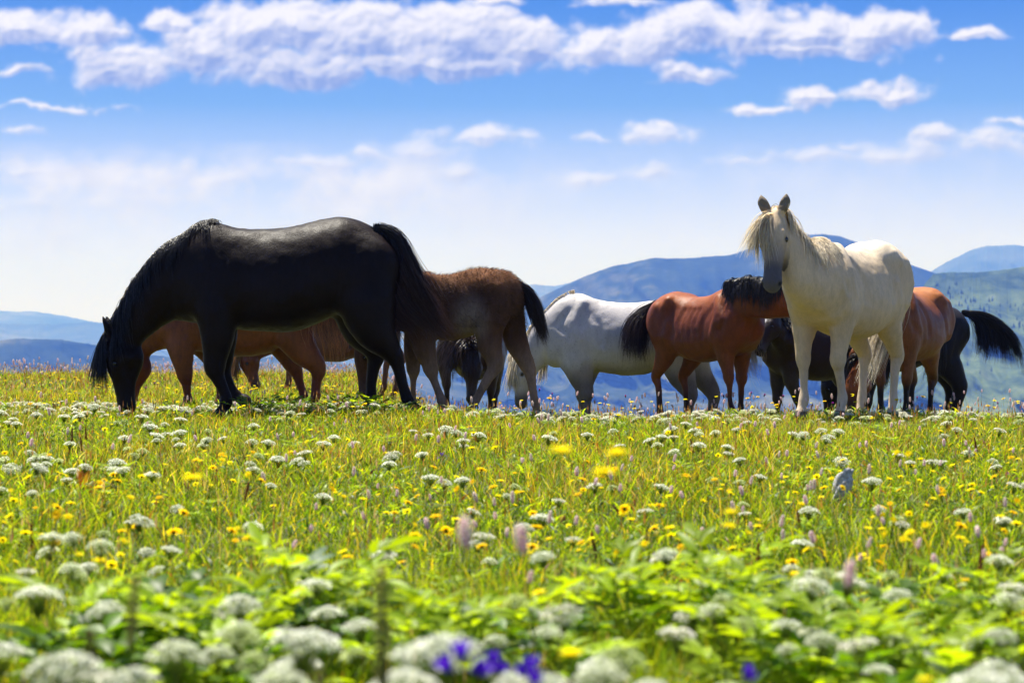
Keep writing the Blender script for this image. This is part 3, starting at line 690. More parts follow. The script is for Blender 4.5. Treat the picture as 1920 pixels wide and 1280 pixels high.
# --- the large black horse, grazing towards the left
def black_horse():
    h = Horse('black', 560, 15.2, math.pi, 'large glossy black horse grazing at the left end of the herd')
    h.k = 1.0; h.legr = 1.0; q = 245.0; h.mus = .12; h.wob = .75
    torso_px(h, [(326, 520, 575, .08), (338, 480, 592, .15), (362, 440, 604, .20), (395, 421, 610, .25), (440, 427, 617, .28), (500, 430, 622, .315), (550, 424, 621, .325), (600, 413, 604, .315), (640, 407, 588, .30), (676, 415, 590, .275), (706, 430, 585, .23), (730, 452, 570, .15), (742, 480, 545, .07)])
    n = neck_px(h, [(395, 500, 72, 0), (350, 520, 70, 0), (298, 555, 53, 0), (255, 604, 38, 0), (225, 645, 31, 0)], q)
    h.neck = n
    pxleg(h, [(385, 530, 40, .10), (404, 590, 31, .17), (408, 630, 25, .17), (403, 668, 18, .17), (402, 688, 18.5, .17), (408, 706, 13, .17), (421, 734, 10.5, .17), (424, 752, 12.5, .17), (420, 763, 10, .17), (416, 774, 14, .17), (415, 778, 14, .17)], q)
    pxleg(h, [(395, 530, 36, -.10), (412, 590, 28, -.16), (420, 632, 20, -.16), (420, 668, 14, -.16), (420, 684, 14, -.16), (426, 704, 9, -.16), (437, 728, 9, -.16), (443, 738, 11, -.16), (449, 742, 9, -.16), (457, 746, 12, -.16), (460, 748, 12, -.16)], q, on=False)
    pxleg(h, [(700, 500, 52, .10), (690, 575, 50, .15), (704, 622, 33, .17), (729, 655, 18, .17), (741, 672, 15, .17), (748, 694, 11.5, .17), (757, 728, 10, .17), (764, 750, 11.5, .17), (772, 760, 9.5, .17), (781, 770, 13, .17), (784, 775, 13, .17)], q)
    pxleg(h, [(690, 500, 50, -.10), (672, 575, 46, -.15), (680, 622, 30, -.16), (700, 655, 16, -.16), (706, 670, 15, -.16), (700, 692, 12, -.16), (696, 725, 10, -.16), (696, 750, 11.5, -.16), (692, 760, 9.5, -.16), (688, 770, 13, -.16), (687, 775, 13, -.16)], q)
    head_px(h, (202, 640), (214, 760), (1, .05, 0), .93, y=.02, ear_dir=(.30, .05, .95), ear_out=.02)
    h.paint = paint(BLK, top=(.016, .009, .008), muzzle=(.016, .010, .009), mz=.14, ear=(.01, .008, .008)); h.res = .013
    h.build(M_BLACK)
    nk = [h.plane(a, b) for a, b in ((408, 450), (370, 470), (298, 545), (250, 600), (222, 640), (208, 652))]
    h.mane(nk, [(0.1, 0, 1), (.4, 0, .9), (.65, 0, .75), (.75, 0, .65), (.9, 0, .4), (1, 0, .2)], (0, 1, 0), (.22, .34, .42, .42, .34), 2600, M_HAIR, BLKH, tip=(.016, .014, .018), r=.0024, lift=.25, bend=.38)
    # forelock
    rt = np.array([h.hp(-.02, -.01, a) for a in np.linspace(-.05, .05, 5)]); d0 = np.array([h.hv * .15 + h.hu * .6] * 5)
    P = fall(h.F, rt, d0, np.full(5, .17), 360, (0, 1, 0), grav=(-.18, .0, -1), bend=.3)
    strands('forelock', P, .0022, M_HAIR, h.root, BLKH)
    g = lambda L, y=.0: np.array([h.plane(a, b, y) for a, b in L])
    G = [g([(714, 428), (742, 445), (762, 490), (790, 550), (830, 598), (868, 645)], .04), g([(704, 428), (700, 470), (697, 520), (712, 560), (745, 600), (770, 640)], .06), g([(708, 426), (716, 470), (722, 520), (752, 570), (790, 600), (845, 632)], .05), g([(712, 428), (735, 440), (752, 480), (768, 540), (800, 600), (812, 650)], .02),
         g([(706, 428), (712, 480), (724, 540), (745, 590), (765, 630), (785, 690)], .03)]
    G = [g([(716, 428), (748, 448), (768, 505), (800, 562), (845, 605), (890, 648)], .04), g([(714, 428), (742, 446), (762, 500), (790, 560), (828, 608), (858, 652)], .06)] + G[1:]
    strands('tail', guided(G, 3400, spread=.042, wave=.03, tipvar=.5, lock=20), .0025, M_HAIR, h.root, BLKH, tipcol=(.09, .038, .022))
    return h

def chestnut_front():
    h = Horse('chestnut', 450, 18.7, math.pi, 'chestnut horse with a long flaxen tail grazing right behind the large black horse')
    h.k = .93; h.legr = 1; q = 200.0
    torso_px(h, [(292, 560, 640, .08), (305, 525, 650, .16), (340, 505, 655, .21), (380, 500, 660, .25), (440, 508, 668, .29), (500, 505, 664, .29), (540, 498, 640, .28), (575, 500, 625, .25), (600, 515, 600, .16), (610, 540, 580, .07)])
    neck_px(h, [(345, 560, 48, 0), (305, 600, 40, 0), (270, 640, 27, 0), (250, 668, 23, 0)], q)
    pxleg(h, [(335, 610, 34, .09), (338, 650, 21, .15), (342, 670, 16, .15), (346, 700, 12, .15), (348, 712, 12, .15), (350, 725, 9.5, .15), (351, 745, 8, .15), (352, 755, 9.5, .15), (351, 762, 8, .15), (350, 768, 11, .15), (350, 771, 11, .15)], q)
    pxleg(h, [(345, 610, 34, -.09), (372, 640, 20, -.15), (392, 665, 15, -.15), (405, 690, 11, -.15), (410, 705, 11, -.15), (412, 720, 9, -.15), (414, 745, 8, -.15), (415, 755, 9.5, -.15), (412, 762, 8, -.15), (411, 768, 11, -.15), (411, 771, 11, -.15)], q)
    pxleg(h, [(560, 575, 40, .09), (552, 630, 32, .15), (570, 662, 23, .15), (592, 688, 14.5, .15), (597, 703, 13, .15), (594, 720, 9.5, .15), (592, 740, 9, .15), (592, 752, 10, .15), (588, 760, 9, .15), (585, 768, 11, .15), (584, 771, 11, .15)], q)
    pxleg(h, [(555, 575, 38, -.09), (528, 630, 28, -.15), (532, 655, 19, -.15), (548, 688, 13, -.15), (556, 703, 12, -.15), (560, 720, 9, -.15), (566, 740, 8.5, -.15), (570, 752, 9.5, -.15), (568, 760, 8, -.15), (564, 768, 11, -.15), (563, 771, 11, -.15)], q)
    head_px(h, (243, 662), (228, 752), (1, 0, .1), .82)
    h.paint = paint((.15, .037, .011), belly=(.20, .065, .018), legs=(.14, .034, .012), legz=(.2, .5))
    h.build(M_BROWN)
    g = lambda L, y=.0: np.array([h.plane(a, b, y) for a, b in L])
    G = [g([(608, 522), (596, 570), (575, 610), (578, 650), (572, 690)], .18), g([(608, 522), (612, 570), (618, 610), (628, 650), (616, 700)], .2), g([(608, 522), (622, 560), (640, 590), (652, 625), (640, 665)], .18)]
    G += [g([(608, 522), (600, 575), (590, 620), (592, 660)], .22), g([(608, 522), (632, 570), (655, 600), (668, 632), (655, 660)], .2)]
    strands('tail', guided(G, 800, spread=.065, wave=.06, tipvar=.5, lock=16), .0024, M_HAIRL, h.root, (.30, .12, .045), tipcol=(.70, .38, .16), var=.4)
    nk = [h.plane(a, b) for a, b in ((350, 520), (300, 570), (262, 625), (243, 655))]
    h.mane(nk, [(.3, 0, 1), (.6, 0, .8), (.8, 0, .6), (.9, 0, .3)], (0, 1, 0), (.2, .3, .3), 500, M_HAIRL, (.25, .11, .045))
    return h

def chestnut_back():
    h = Horse('chestnut', 645, 23.2, math.pi, 'chestnut horse with a blond forelock grazing farthest behind the large black horse')
    h.k = .9; h.legr = 1; q = 161.0
    torso_px(h, [(520, 605, 655, .08), (532, 580, 665, .15), (560, 565, 668, .21), (600, 568, 676, .27), (640, 570, 678, .28), (680, 562, 665, .27), (715, 565, 650, .22), (740, 580, 630, .15), (748, 600, 620, .07)])
    neck_px(h, [(560, 605, 34, 0), (525, 628, 28, 0), (497, 648, 20, 0), (475, 660, 17, 0)], q)
    for x, kind in ((560, 'f'), (545, 'f'), (715, 'h'), (735, 'h')):
        y = .14 if x in (545, 715) else -.14; X = h.plane(x, 700)[0]
        if kind == 'f': L = [(a * .9 + X - .37, b * .88, r * .9, c) for a, b, r, c in front_leg(.42, y)]
        else: L = [(a * .9 + X + .5, b * .88, r * .9, c) for a, b, r, c in hind_leg(-.52, y)]
        h.leg(L)
    head_px(h, (447, 662), (470, 736), (1, .35, .15), .80, y=.06, ear_dir=(.15, .3, .95), ear_out=.03)
    h.paint = paint((.17, .054, .019), muzzle=(.10, .05, .03), belly=(.18, .07, .028))
    h.build(M_BROWN)
    nk = [h.plane(a, b) for a, b in ((560, 580), (520, 612), (490, 636), (460, 652))]
    h.mane(nk, [(.3, 0, 1), (.6, 0, .8), (.8, 0, .6), (.9, 0, .3)], (0, 1, 0), (.15, .22, .3), 420, M_HAIRL, (.36, .20, .09), r=.003)
    rt = np.array([h.hp(-.02, -.01, a) for a in np.linspace(-.06, .06, 5)]); d0 = np.array([h.hv * .5 + h.hu * .5] * 5)
    strands('forelock', fall(h.F, rt, d0, np.full(5, .36), 260, (0, 1, 0), bend=.3), .003, M_HAIRL, h.root, (.42, .24, .11))
    g = lambda L, y=.0: np.array([h.plane(a, b, y) for a, b in L])
    G = [g([(745, 592), (740, 630), (728, 665), (720, 705)]), g([(745, 592), (742, 630), (738, 660), (732, 690)])]
    strands('tail', guided(G, 320, spread=.03), .003, M_HAIRL, h.root, (.36, .22, .11))
    return h

def foal():
    h = Horse('foal', 880, 15.8, math.pi, 'brown woolly foal with pale legs grazing behind the black horse\'s blowing tail')
    h.root['category'] = 'foal'; h.k = .78; h.legr = 1; q = 236.0
    torso_px(h, [(748, 560, 600, .06), (760, 535, 618, .11), (785, 517, 632, .145), (820, 515, 637, .165), (855, 510, 637, .18), (895, 504, 625, .185), (925, 506, 606, .18), (950, 513, 600, .165), (970, 528, 590, .12), (981, 548, 575, .05)])
    neck_px(h, [(790, 565, 44, 0), (755, 582, 36, 0), (722, 603, 26, 0), (696, 625, 21, 0)], q)
    pxleg(h, [(790, 600, 26, .08), (792, 640, 20, .12), (798, 665, 15, .12), (806, 690, 11.5, .12), (809, 702, 12, .12), (814, 720, 8, .12), (824, 748, 7.5, .12), (829, 762, 10, .12), (832, 771, 8, .12), (835, 780, 11, .12), (835, 785, 11, .12)], q)
    pxleg(h, [(785, 600, 24, -.08), (776, 640, 16, -.11), (775, 665, 13, -.11), (774, 690, 9.5, -.11), (775, 702, 10, -.11), (775, 720, 7, -.11), (775, 748, 6.5, -.11), (775, 760, 8.5, -.11), (777, 769, 7, -.11), (777, 777, 10, -.11), (777, 780, 10, -.11)], q)
    pxleg(h, [(938, 552, 38, .08), (920, 600, 26, .12), (919, 645, 17.5, .12), (927, 674, 12.5, .12), (928, 690, 12, .12), (914, 712, 9, .12), (898, 742, 8, .12), (890, 756, 9.5, .12), (885, 766, 7.5, .12), (883, 776, 9, .12), (882, 781, 10, .12)], q)
    pxleg(h, [(945, 555, 36, -.08), (958, 600, 24, -.12), (970, 645, 16, -.12), (985, 676, 12.5, -.12), (992, 692, 12.5, -.12), (996, 712, 9, -.12), (1001, 742, 7.5, -.12), (1004, 756, 9, -.12), (1006, 767, 7.5, -.12), (1007, 778, 10, -.12), (1007, 784, 11, -.12)], q)
    head_px(h, (672, 634), (667, 752), (1, .35, 0), .80, y=.03, ear_dir=(.0, .35, .95), ear_out=.0)
    DK = (.055, .028, .018); PALE = (.25, .165, .115)
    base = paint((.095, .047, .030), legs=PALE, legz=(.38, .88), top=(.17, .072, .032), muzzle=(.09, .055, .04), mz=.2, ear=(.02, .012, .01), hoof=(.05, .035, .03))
    def pf(hh, V):
        c = base(hh, V)
        fl = h.plane(882, 600, .17); d = np.linalg.norm((V - fl) * np.array([1, .6, .8]), axis=1); t = (1 - ss(d, .05, .20))[:, None] * (V[:, 1:2] > 0)
        return c * (1 - t * .75) + np.array([[.30, .23, .19]]) * t * .75
    h.paint = pf; h.res = .012
    h.build(M_FOAL)
    g = lambda L, y=.0: np.array([h.plane(a, b, y) for a, b in L])
    G = [g([(972, 532), (985, 560), (1000, 600), (1012, 645)]), g([(974, 530), (995, 550), (1012, 590), (1024, 655)], .03), g([(974, 531), (990, 555), (1004, 600), (1026, 650)], -.03)]
    strands('tail', guided(G, 1300, spread=.016, wave=.006, tipvar=.5), .0022, M_HAIR, h.root, (.022, .013, .013), tipcol=(.05, .028, .022))
    nk = [h.plane(a, b) for a, b in ((785, 530), (750, 560), (712, 590), (684, 622), (676, 632))]
    h.mane(nk, [(.2, 0, 1), (.5, 0, .9), (.7, 0, .7), (.9, 0, .4), (1, 0, .2)], (0, .5, 0), (.05, .09, .10), 700, M_HAIR, (.03, .016, .012), lift=1.2, bend=.12)
    rt = np.array([h.hp(-.0, -.01, a) for a in np.linspace(-.05, .05, 5)]); d0 = np.array([h.hv * .9 + h.hu * .3] * 5)
    strands('forelock', fall(h.F, rt, d0, np.full(5, .11), 200, (0, 1, 0), bend=.15), .0024, M_HAIR, h.root, (.05, .026, .018))
    # woolly coat along the back and rump
    V = np.array([v.co for v in h.body.data.vertices]); Nn = h.F.sample(V)[1]
    sel = np.where((V[:, 2] > .72) & (np.linalg.norm(V - h.hp(.2, 0), axis=1) > .45))[0]; sel = rnd.choice(sel, 9000)
    p = V[sel] + rnd.normal(size=(9000, 3)) * .005; n = Nn[sel]; t = np.array([[-1, 0, -.6]]) - n * (n @ np.array([-1, 0, -.6]))[:, None]
    L = .013 + .008 * rnd.rand(9000, 1); j = rnd.normal(size=(9000, 3)) * .25
    S = np.stack([p - n * .003, p + (n * .55 + t * .5 + j * .5) * L * .5, p + (n * .7 + t * 1.0 + j) * L], 1)
    cb = base(h, V)[sel]
    o = strands('woolly_coat', S, .0012, M_HAIRL, h.root, (1, 1, 1), var=.001)
    a = o.data.color_attributes['col']; cc = np.ones((9000, 9, 4), np.float32); cc[:, :, :3] = (cb * (1.25 + .5 * rnd.normal(size=(9000, 1))).clip(.4, 2.4))[:, None]; a.data.foreach_set('color', cc.ravel())
    return h

def white_horse():
    h = Horse('white', 1150, 19.0, math.pi, 'dirty white horse with dark grey knees grazing beyond the crest behind the bay')
    h.k = .93; h.legr = 1; q = 196.5
    torso_px(h, [(1024, 615, 660, .08), (1034, 590, 685, .15), (1055, 568, 690, .19), (1088, 553, 690, .225), (1130, 564, 699, .28), (1180, 568, 704, .315), (1225, 563, 697, .31), (1265, 556, 680, .29), (1300, 560, 668, .26), (1325, 575, 650, .18), (1336, 595, 635, .08)])
    neck_px(h, [(1072, 610, 50, 0), (1040, 630, 44, 0), (1010, 657, 31, 0), (986, 684, 23, 0)], q)
    pxleg(h, [(1078, 640, 38, .09), (1083, 685, 25, .15), (1088, 706, 19, .15), (1096, 735, 13.5, .15), (1099, 748, 13.5, .15), (1100, 760, 9, .15), (1101, 785, 8, .15), (1102, 797, 10, .15), (1100, 806, 8, .15), (1098, 818, 11, .15), (1098, 822, 11, .15)], q)
    pxleg(h, [(1078, 640, 36, -.09), (1098, 685, 22, -.15), (1098, 706, 16, -.15), (1094, 735, 12, -.15), (1093, 748, 12, -.15), (1093, 760, 9, -.15), (1092, 785, 8, -.15), (1092, 797, 10, -.15), (1090, 806, 8, -.15), (1088, 818, 11, -.15), (1088, 822, 11, -.15)], q)
    pxleg(h, [(1290, 620, 44, .09), (1268, 665, 32, .15), (1276, 700, 23, .15), (1290, 735, 14, .15), (1296, 750, 13, .15), (1294, 765, 10, .15), (1290, 790, 9, .15), (1290, 803, 10, .15), (1286, 812, 8, .15), (1284, 820, 11, .15), (1284, 822, 11, .15)], q)
    pxleg(h, [(1300, 620, 42, -.09), (1298, 665, 30, -.15), (1308, 695, 21, -.15), (1330, 728, 14, -.15), (1338, 745, 13, -.15), (1337, 765, 10, -.15), (1334, 790, 9, -.15), (1334, 803, 10, -.15), (1330, 812, 8, -.15), (1328, 820, 11, -.15), (1328, 822, 11, -.15)], q)
    head_px(h, (968, 672), (962, 758), (1, .35, .1), .78, y=.05, ear_dir=(.2, .3, .95), ear_out=.03)
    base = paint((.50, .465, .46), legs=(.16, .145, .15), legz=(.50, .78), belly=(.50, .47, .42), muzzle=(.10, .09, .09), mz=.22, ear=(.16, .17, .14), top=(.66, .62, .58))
    def pf(hh, V):
        c = base(hh, V); s_ = np.sin(V[:, 0] * 9 + 2) * np.sin(V[:, 2] * 8 + 1) + .6 * np.sin(V[:, 0] * 19 + V[:, 2] * 14)
        t = (ss(s_, .2, 1.2) * .30)[:, None]; return c * (1 - t) + c * np.array([[.55, .5, .5]]) * t
    h.paint = pf; h.build(M_WHITE)
    nk = [h.plane(a, b) for a, b in ((1080, 575), (1050, 590), (1018, 630), (985, 668), (972, 680))]
    WH = (.85, .78, .66)
    h.mane(nk, [(.2, 0, 1), (.5, 0, .9), (.7, 0, .7), (.9, 0, .4), (1, 0, .2)], (0, -.6, 0), (.02, .05, .18, .28), 900, M_HAIRL, WH, lift=.25, bend=.3, both=.35, r=.0024)
    rt = np.array([h.hp(-.02, -.01, a) for a in np.linspace(-.06, .06, 5)]); d0 = np.array([h.hv * .5 + h.hu * .5] * 5)
    strands('forelock', fall(h.F, rt, d0, np.full(5, .34), 240, (0, 1, 0), bend=.3), .0028, M_HAIRL, h.root, WH)
    # long strands hanging from the far side of the neck
    g = lambda L, y=.0: np.array([h.plane(a, b, y) for a, b in L])
    strands('mane_strands', guided([g([(1030, 650), (1027, 690), (1024, 735)], -.2), g([(1024, 660), (1015, 690), (1010, 720)], -.2)], 60, spread=.02, lock=16), .0026, M_HAIRL, h.root, WH)
    G = [g([(1332, 580), (1365, 620), (1380, 670), (1345, 705)]), g([(1332, 580), (1385, 610), (1412, 650), (1424, 725)]), g([(1332, 580), (1380, 600), (1408, 640), (1412, 705)])]
    strands('tail', guided(G, 420, spread=.035, wave=.05), .0026, M_HAIRL, h.root, (.50, .44, .34), tipcol=(.5, .42, .30))
    return h

def cream_horse():
    k = .95
    h = Horse('cream', 960 + 2.665 / 15.92 * F_PX, 15.92, math.atan2(-.8, -.6), 'cream horse with pale blond mane, head up, looking at the camera')
    torso_k(h, k, .90, [(.66, 1.22, .93, .10), (.60, 1.34, .86, .19), (.50, 1.42, .79, .25), (.36, 1.445, .745, .275), (.18, 1.44, .70, .31), (-.05, 1.43, .665, .345), (-.25, 1.45, .68, .35), (-.42, 1.50, .75, .33), (-.58, 1.515, .86, .30), (-.72, 1.46, .96, .25), (-.83, 1.35, 1.04, .16), (-.88, 1.25, 1.1, .08)])
    legs_canon(h, k, [('f', .45, -.155, dict(knee=.02, foot=.02)), ('f', .38, .155, dict(knee=.03, foot=-.06)), ('h', -.50, -.15, dict(foot=.0)), ('h', -.56, .14, dict(foot=0))])
    for g in (-1, 1):
        for Q, r, fl, kk in (([(.55, g * .11, 1.18), (.60, g * .10, 1.05), (.52, g * .13, .90)], [.14, .125, .09], 1.0, .06),
                             ([(.42, g * .15, 1.26), (.50, g * .19, 1.12), (.44, g * .19, .98)], [.09, .115, .10], .8, .07),
                             ([(-.45, g * .15, 1.33), (-.60, g * .16, 1.2), (-.58, g * .17, .98)], [.14, .17, .13], .8, .10)):
            h.tubes.append((np.array(Q) * k, np.array(r) * k, (0, 1, 0), fl, kk))
    h.ear_len = .145; h.muzw = 1.20; h.eye_r = .027
    P0 = h.wl(1450, 406, 15.08); M_ = h.wl(1441, 540, 14.93)
    h.set_head(P0, M_ - P0, h.R.T @ np.array([-.40, -.90, .1]), .92, ear_dir=h.R.T @ np.array([-.06, 0, 1]), ear_out=.035)
    nk = [np.array([.38, 0, 1.09]), np.array([.52, 0, 1.13]), h.wl(1514, 526, 15.33), h.wl(1490, 478, 15.25), h.wl(1468, 440, 15.20)]
    h.tubes.append((nk, [.25, .25, .205, .158, .112], (0, 1, 0), .78, .13))
    h.tubes.append(([h.wl(1480, 480, 15.18), h.wl(1494, 530, 15.25), np.array([.59, 0, 1.08])], [.07, .115, .16], (0, 1, 0), .8, .10))
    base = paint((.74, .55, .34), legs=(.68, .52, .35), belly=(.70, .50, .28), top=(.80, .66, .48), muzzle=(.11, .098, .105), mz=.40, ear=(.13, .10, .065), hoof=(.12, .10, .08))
    def pf(hh, V):
        c = base(hh, V); u = (V - h.hP) @ h.hu; v = (V - h.hP) @ h.hv
        t = (ss(u, .12, .3) * ss(v, -.10, -.03) * (np.linalg.norm(V - h.hp(.3, -.07), axis=1) < .36) * .5 * (1 - ss(u, .26, .40)))[:, None]
        return c * (1 - t) + np.array([[.34, .28, .27]]) * t
    h.paint = pf; h.res = .0105; h.build(M_CREAM)
    HC = (.90, .79, .60); HT = (.96, .90, .76)
    crest = [np.array([.42, 0, 1.28]), np.array([.53, 0, 1.30]), h.wl(1522, 498, 15.42), h.wl(1492, 454, 15.33), h.wl(1470, 428, 15.25), h.wl(1456, 414, 15.15)]
    h.mane(crest, [(-.1, 0, 1), (-.3, 0, 1), (-.5, 0, .85), (-.5, 0, .85), (-.4, 0, .9), (-.2, 0, 1)], (0, .8, 0), (.06, .14, .30, .38, .36, .28), 2600, M_HAIRL, HC, tip=HT, lift=.5, bend=.3, r=.0021, lock=14, spread=.035)
    rt = np.array([h.hp(-.02 + .0, -.02, a) for a in np.linspace(.015, .085, 6)]); d0 = np.array([h.hv * .30 + h.hu * .35 + h.hl * a for a in np.linspace(.25, .8, 6)])
    left = h.R.T @ np.array([-.11, 0, 0])
    strands('forelock', fall(h.F, rt, d0, np.linspace(.40, .30, 6), 750, (0, 1, 0), grav=np.array([0, 0, -1.0]) + left, bend=.26, spread=.045, lock=18), .0019, M_HAIRL, h.root, HC, tipcol=HT)
    G = [[h.loc(h.R @ np.array([-.83, 0, 1.24]) + np.array([h.x0, h.D, h.z0])), h.wl(1672, 560, 16.95), h.wl(1640, 640, 16.95), h.wl(1622, 690, 16.8), h.wl(1600, 715, 16.6)],
         [h.loc(h.R @ np.array([-.83, 0, 1.24]) + np.array([h.x0, h.D, h.z0])), h.wl(1680, 560, 17.0), h.wl(1655, 640, 17.0), h.wl(1638, 690, 16.9), h.wl(1632, 735, 16.9)]]
    strands('tail', guided(G, 1100, spread=.04, wave=.02, tipvar=.4), .0024, M_HAIRL, h.root, (.42, .30, .16), tipcol=HT)
    return h

def bay_horse():
    D = 17.9; k = .81
    h = Horse('bay', 1327, D, math.atan2(-.80, .60), 'reddish bay horse with black mane and tail, its head hidden behind the cream horse')
    torso_k(h, k, .95); h.legr = .92
    legs_canon(h, k, [('f', .46, -.13, dict(foot=.06, knee=.03)), ('f', .40, .12, dict(foot=.0)), ('h', -.56, -.13, dict(foot=.0)), ('h', -.44, .13, dict(foot=.02))])
    for g in (-1, 1):
        h.tubes.append(([(.46, g * .09, .93), (.50, g * .08, .84), (.43, g * .11, .74)], [.12, .10, .075], (0, 1, 0), 1.0, .05))
        h.tubes.append(([(.34, g * .12, 1.06), (.40, g * .145, .93), (.35, g * .15, .80)], [.08, .10, .085], (0, 1, 0), .8, .10))
        h.tubes.append(([(-.36, g * .12, 1.03), (-.48, g * .135, .94), (-.47, g * .15, .80)], [.12, .14, .11], (0, 1, 0), .8, .10))
    nk = [np.array([.30, 0, 1.0]), np.array([.42, 0, 1.02]), h.wl(1402, 560, 17.35), h.wl(1440, 566, 17.2), h.wl(1480, 570, 17.15)]
    h.tubes.append((nk, [.19, .185, .165, .14, .11], (0, 1, 0), .68, .09))
    P0 = h.wl(1500, 566, 17.15); M_ = h.wl(1585, 590, 17.5)
    h.set_head(P0, M_ - P0, (0, 0, 1), .70, ear_dir=(-1, 0, 0))
    h.ribs = tuple(([(x, 1.27), (x - .03, 1.12), (x + .01, .95)], .024, -.004) for x in (.10, .02, -.06, -.14))
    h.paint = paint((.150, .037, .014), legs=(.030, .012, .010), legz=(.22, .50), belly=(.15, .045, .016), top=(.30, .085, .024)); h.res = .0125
    h.build(M_BROWN)
    cr = [h.wl(1365, 530, 17.55), h.wl(1385, 526, 17.42), h.wl(1410, 524, 17.3), h.wl(1440, 526, 17.18), h.wl(1470, 534, 17.15)]
    h.mane(cr, [(0, 0, 1)] * 5, (0, -.6, 0), (.16, .30, .32, .28), 1500, M_HAIR, BLKH, tip=(.02, .015, .018), lift=.75, bend=.36, r=.0026, spread=.03)
    a = h.R @ np.array([-.68, 0, 1.10]) + np.array([h.x0, h.D, h.z0]); a = h.loc(a)
    G = [[a, h.wl(1210, 580, 18.5), h.wl(1180, 604, 18.5), h.wl(1167, 640, 18.45), h.wl(1160, 684, 18.4)], [a, h.wl(1212, 590, 18.5), h.wl(1195, 615, 18.45), h.wl(1188, 650, 18.4), h.wl(1184, 692, 18.4)],
         [a, h.wl(1218, 592, 18.5), h.wl(1210, 625, 18.45), h.wl(1212, 660, 18.4), h.wl(1216, 690, 18.4)], [a, h.wl(1208, 578, 18.5), h.wl(1180, 600, 18.5), h.wl(1168, 630, 18.45), h.wl(1166, 676, 18.4)]]
    strands('tail', guided(G, 1300, spread=.022, wave=.012, tipvar=.4), .0026, M_HAIR, h.root, (.016, .011, .012), tipcol=(.045, .025, .02))
    return h

def orange_bay():
    D = 18.3; k = .88
    h = Horse('orange', 1700, D, math.atan2(-.88, -.47), 'orange bay horse with dark lower legs grazing directly behind the cream horse')
    torso_k(h, k, 1.1); h.legr = .95
    legs_canon(h, k, [('f', .46, -.14, dict(foot=.0)), ('f', .42, .13, dict(foot=.02)), ('h', -.50, -.13, dict(foot=.0)), ('h', -.40, .12, dict(foot=.05))])
    for g in (-1, 1):
        h.tubes.append(([(-.40, g * .14, 1.13), (-.52, g * .15, 1.02), (-.50, g * .16, .88)], [.13, .15, .12], (0, 1, 0), .8, .10))
    nk = [np.array([.38, 0, 1.02]), np.array([.55, 0, .95]), h.wl(1628, 650, 17.25), h.wl(1612, 690, 17.1)]
    h.tubes.append((nk, [.22, .19, .13, .10], (0, 1, 0), .68, .09))
    P0 = h.wl(1606, 690, 17.0); M_ = h.wl(1592, 775, 16.95)
    h.set_head(P0, M_ - P0, h.R.T @ np.array([-.5, -.8, .0]), .85)
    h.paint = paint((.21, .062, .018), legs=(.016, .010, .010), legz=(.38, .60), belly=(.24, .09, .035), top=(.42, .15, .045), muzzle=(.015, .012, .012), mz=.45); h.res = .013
    h.build(M_BROWN)
    cr = [np.array([.50, 0, 1.1]), h.wl(1632, 630, 17.3), h.wl(1615, 675, 17.15), h.wl(1606, 690, 17.05)]
    h.mane(cr, [(.2, 0, 1)] * 4, (0, -.5, 0), (.2, .3, .3), 600, M_HAIR, BLKH, r=.0026)
    a = h.loc(h.R @ np.array([-.74, 0, 1.15]) + np.array([h.x0, h.D, h.z0]))
    strands('tail', guided([[a, a + np.array([-.06, 0, -.4]), a + np.array([-.03, 0, -.8])], [a, a + np.array([-.1, .04, -.4]), a + np.array([-.08, 0, -.8])]], 500, spread=.03), .0026, M_HAIR, h.root, BLKH)
    return h

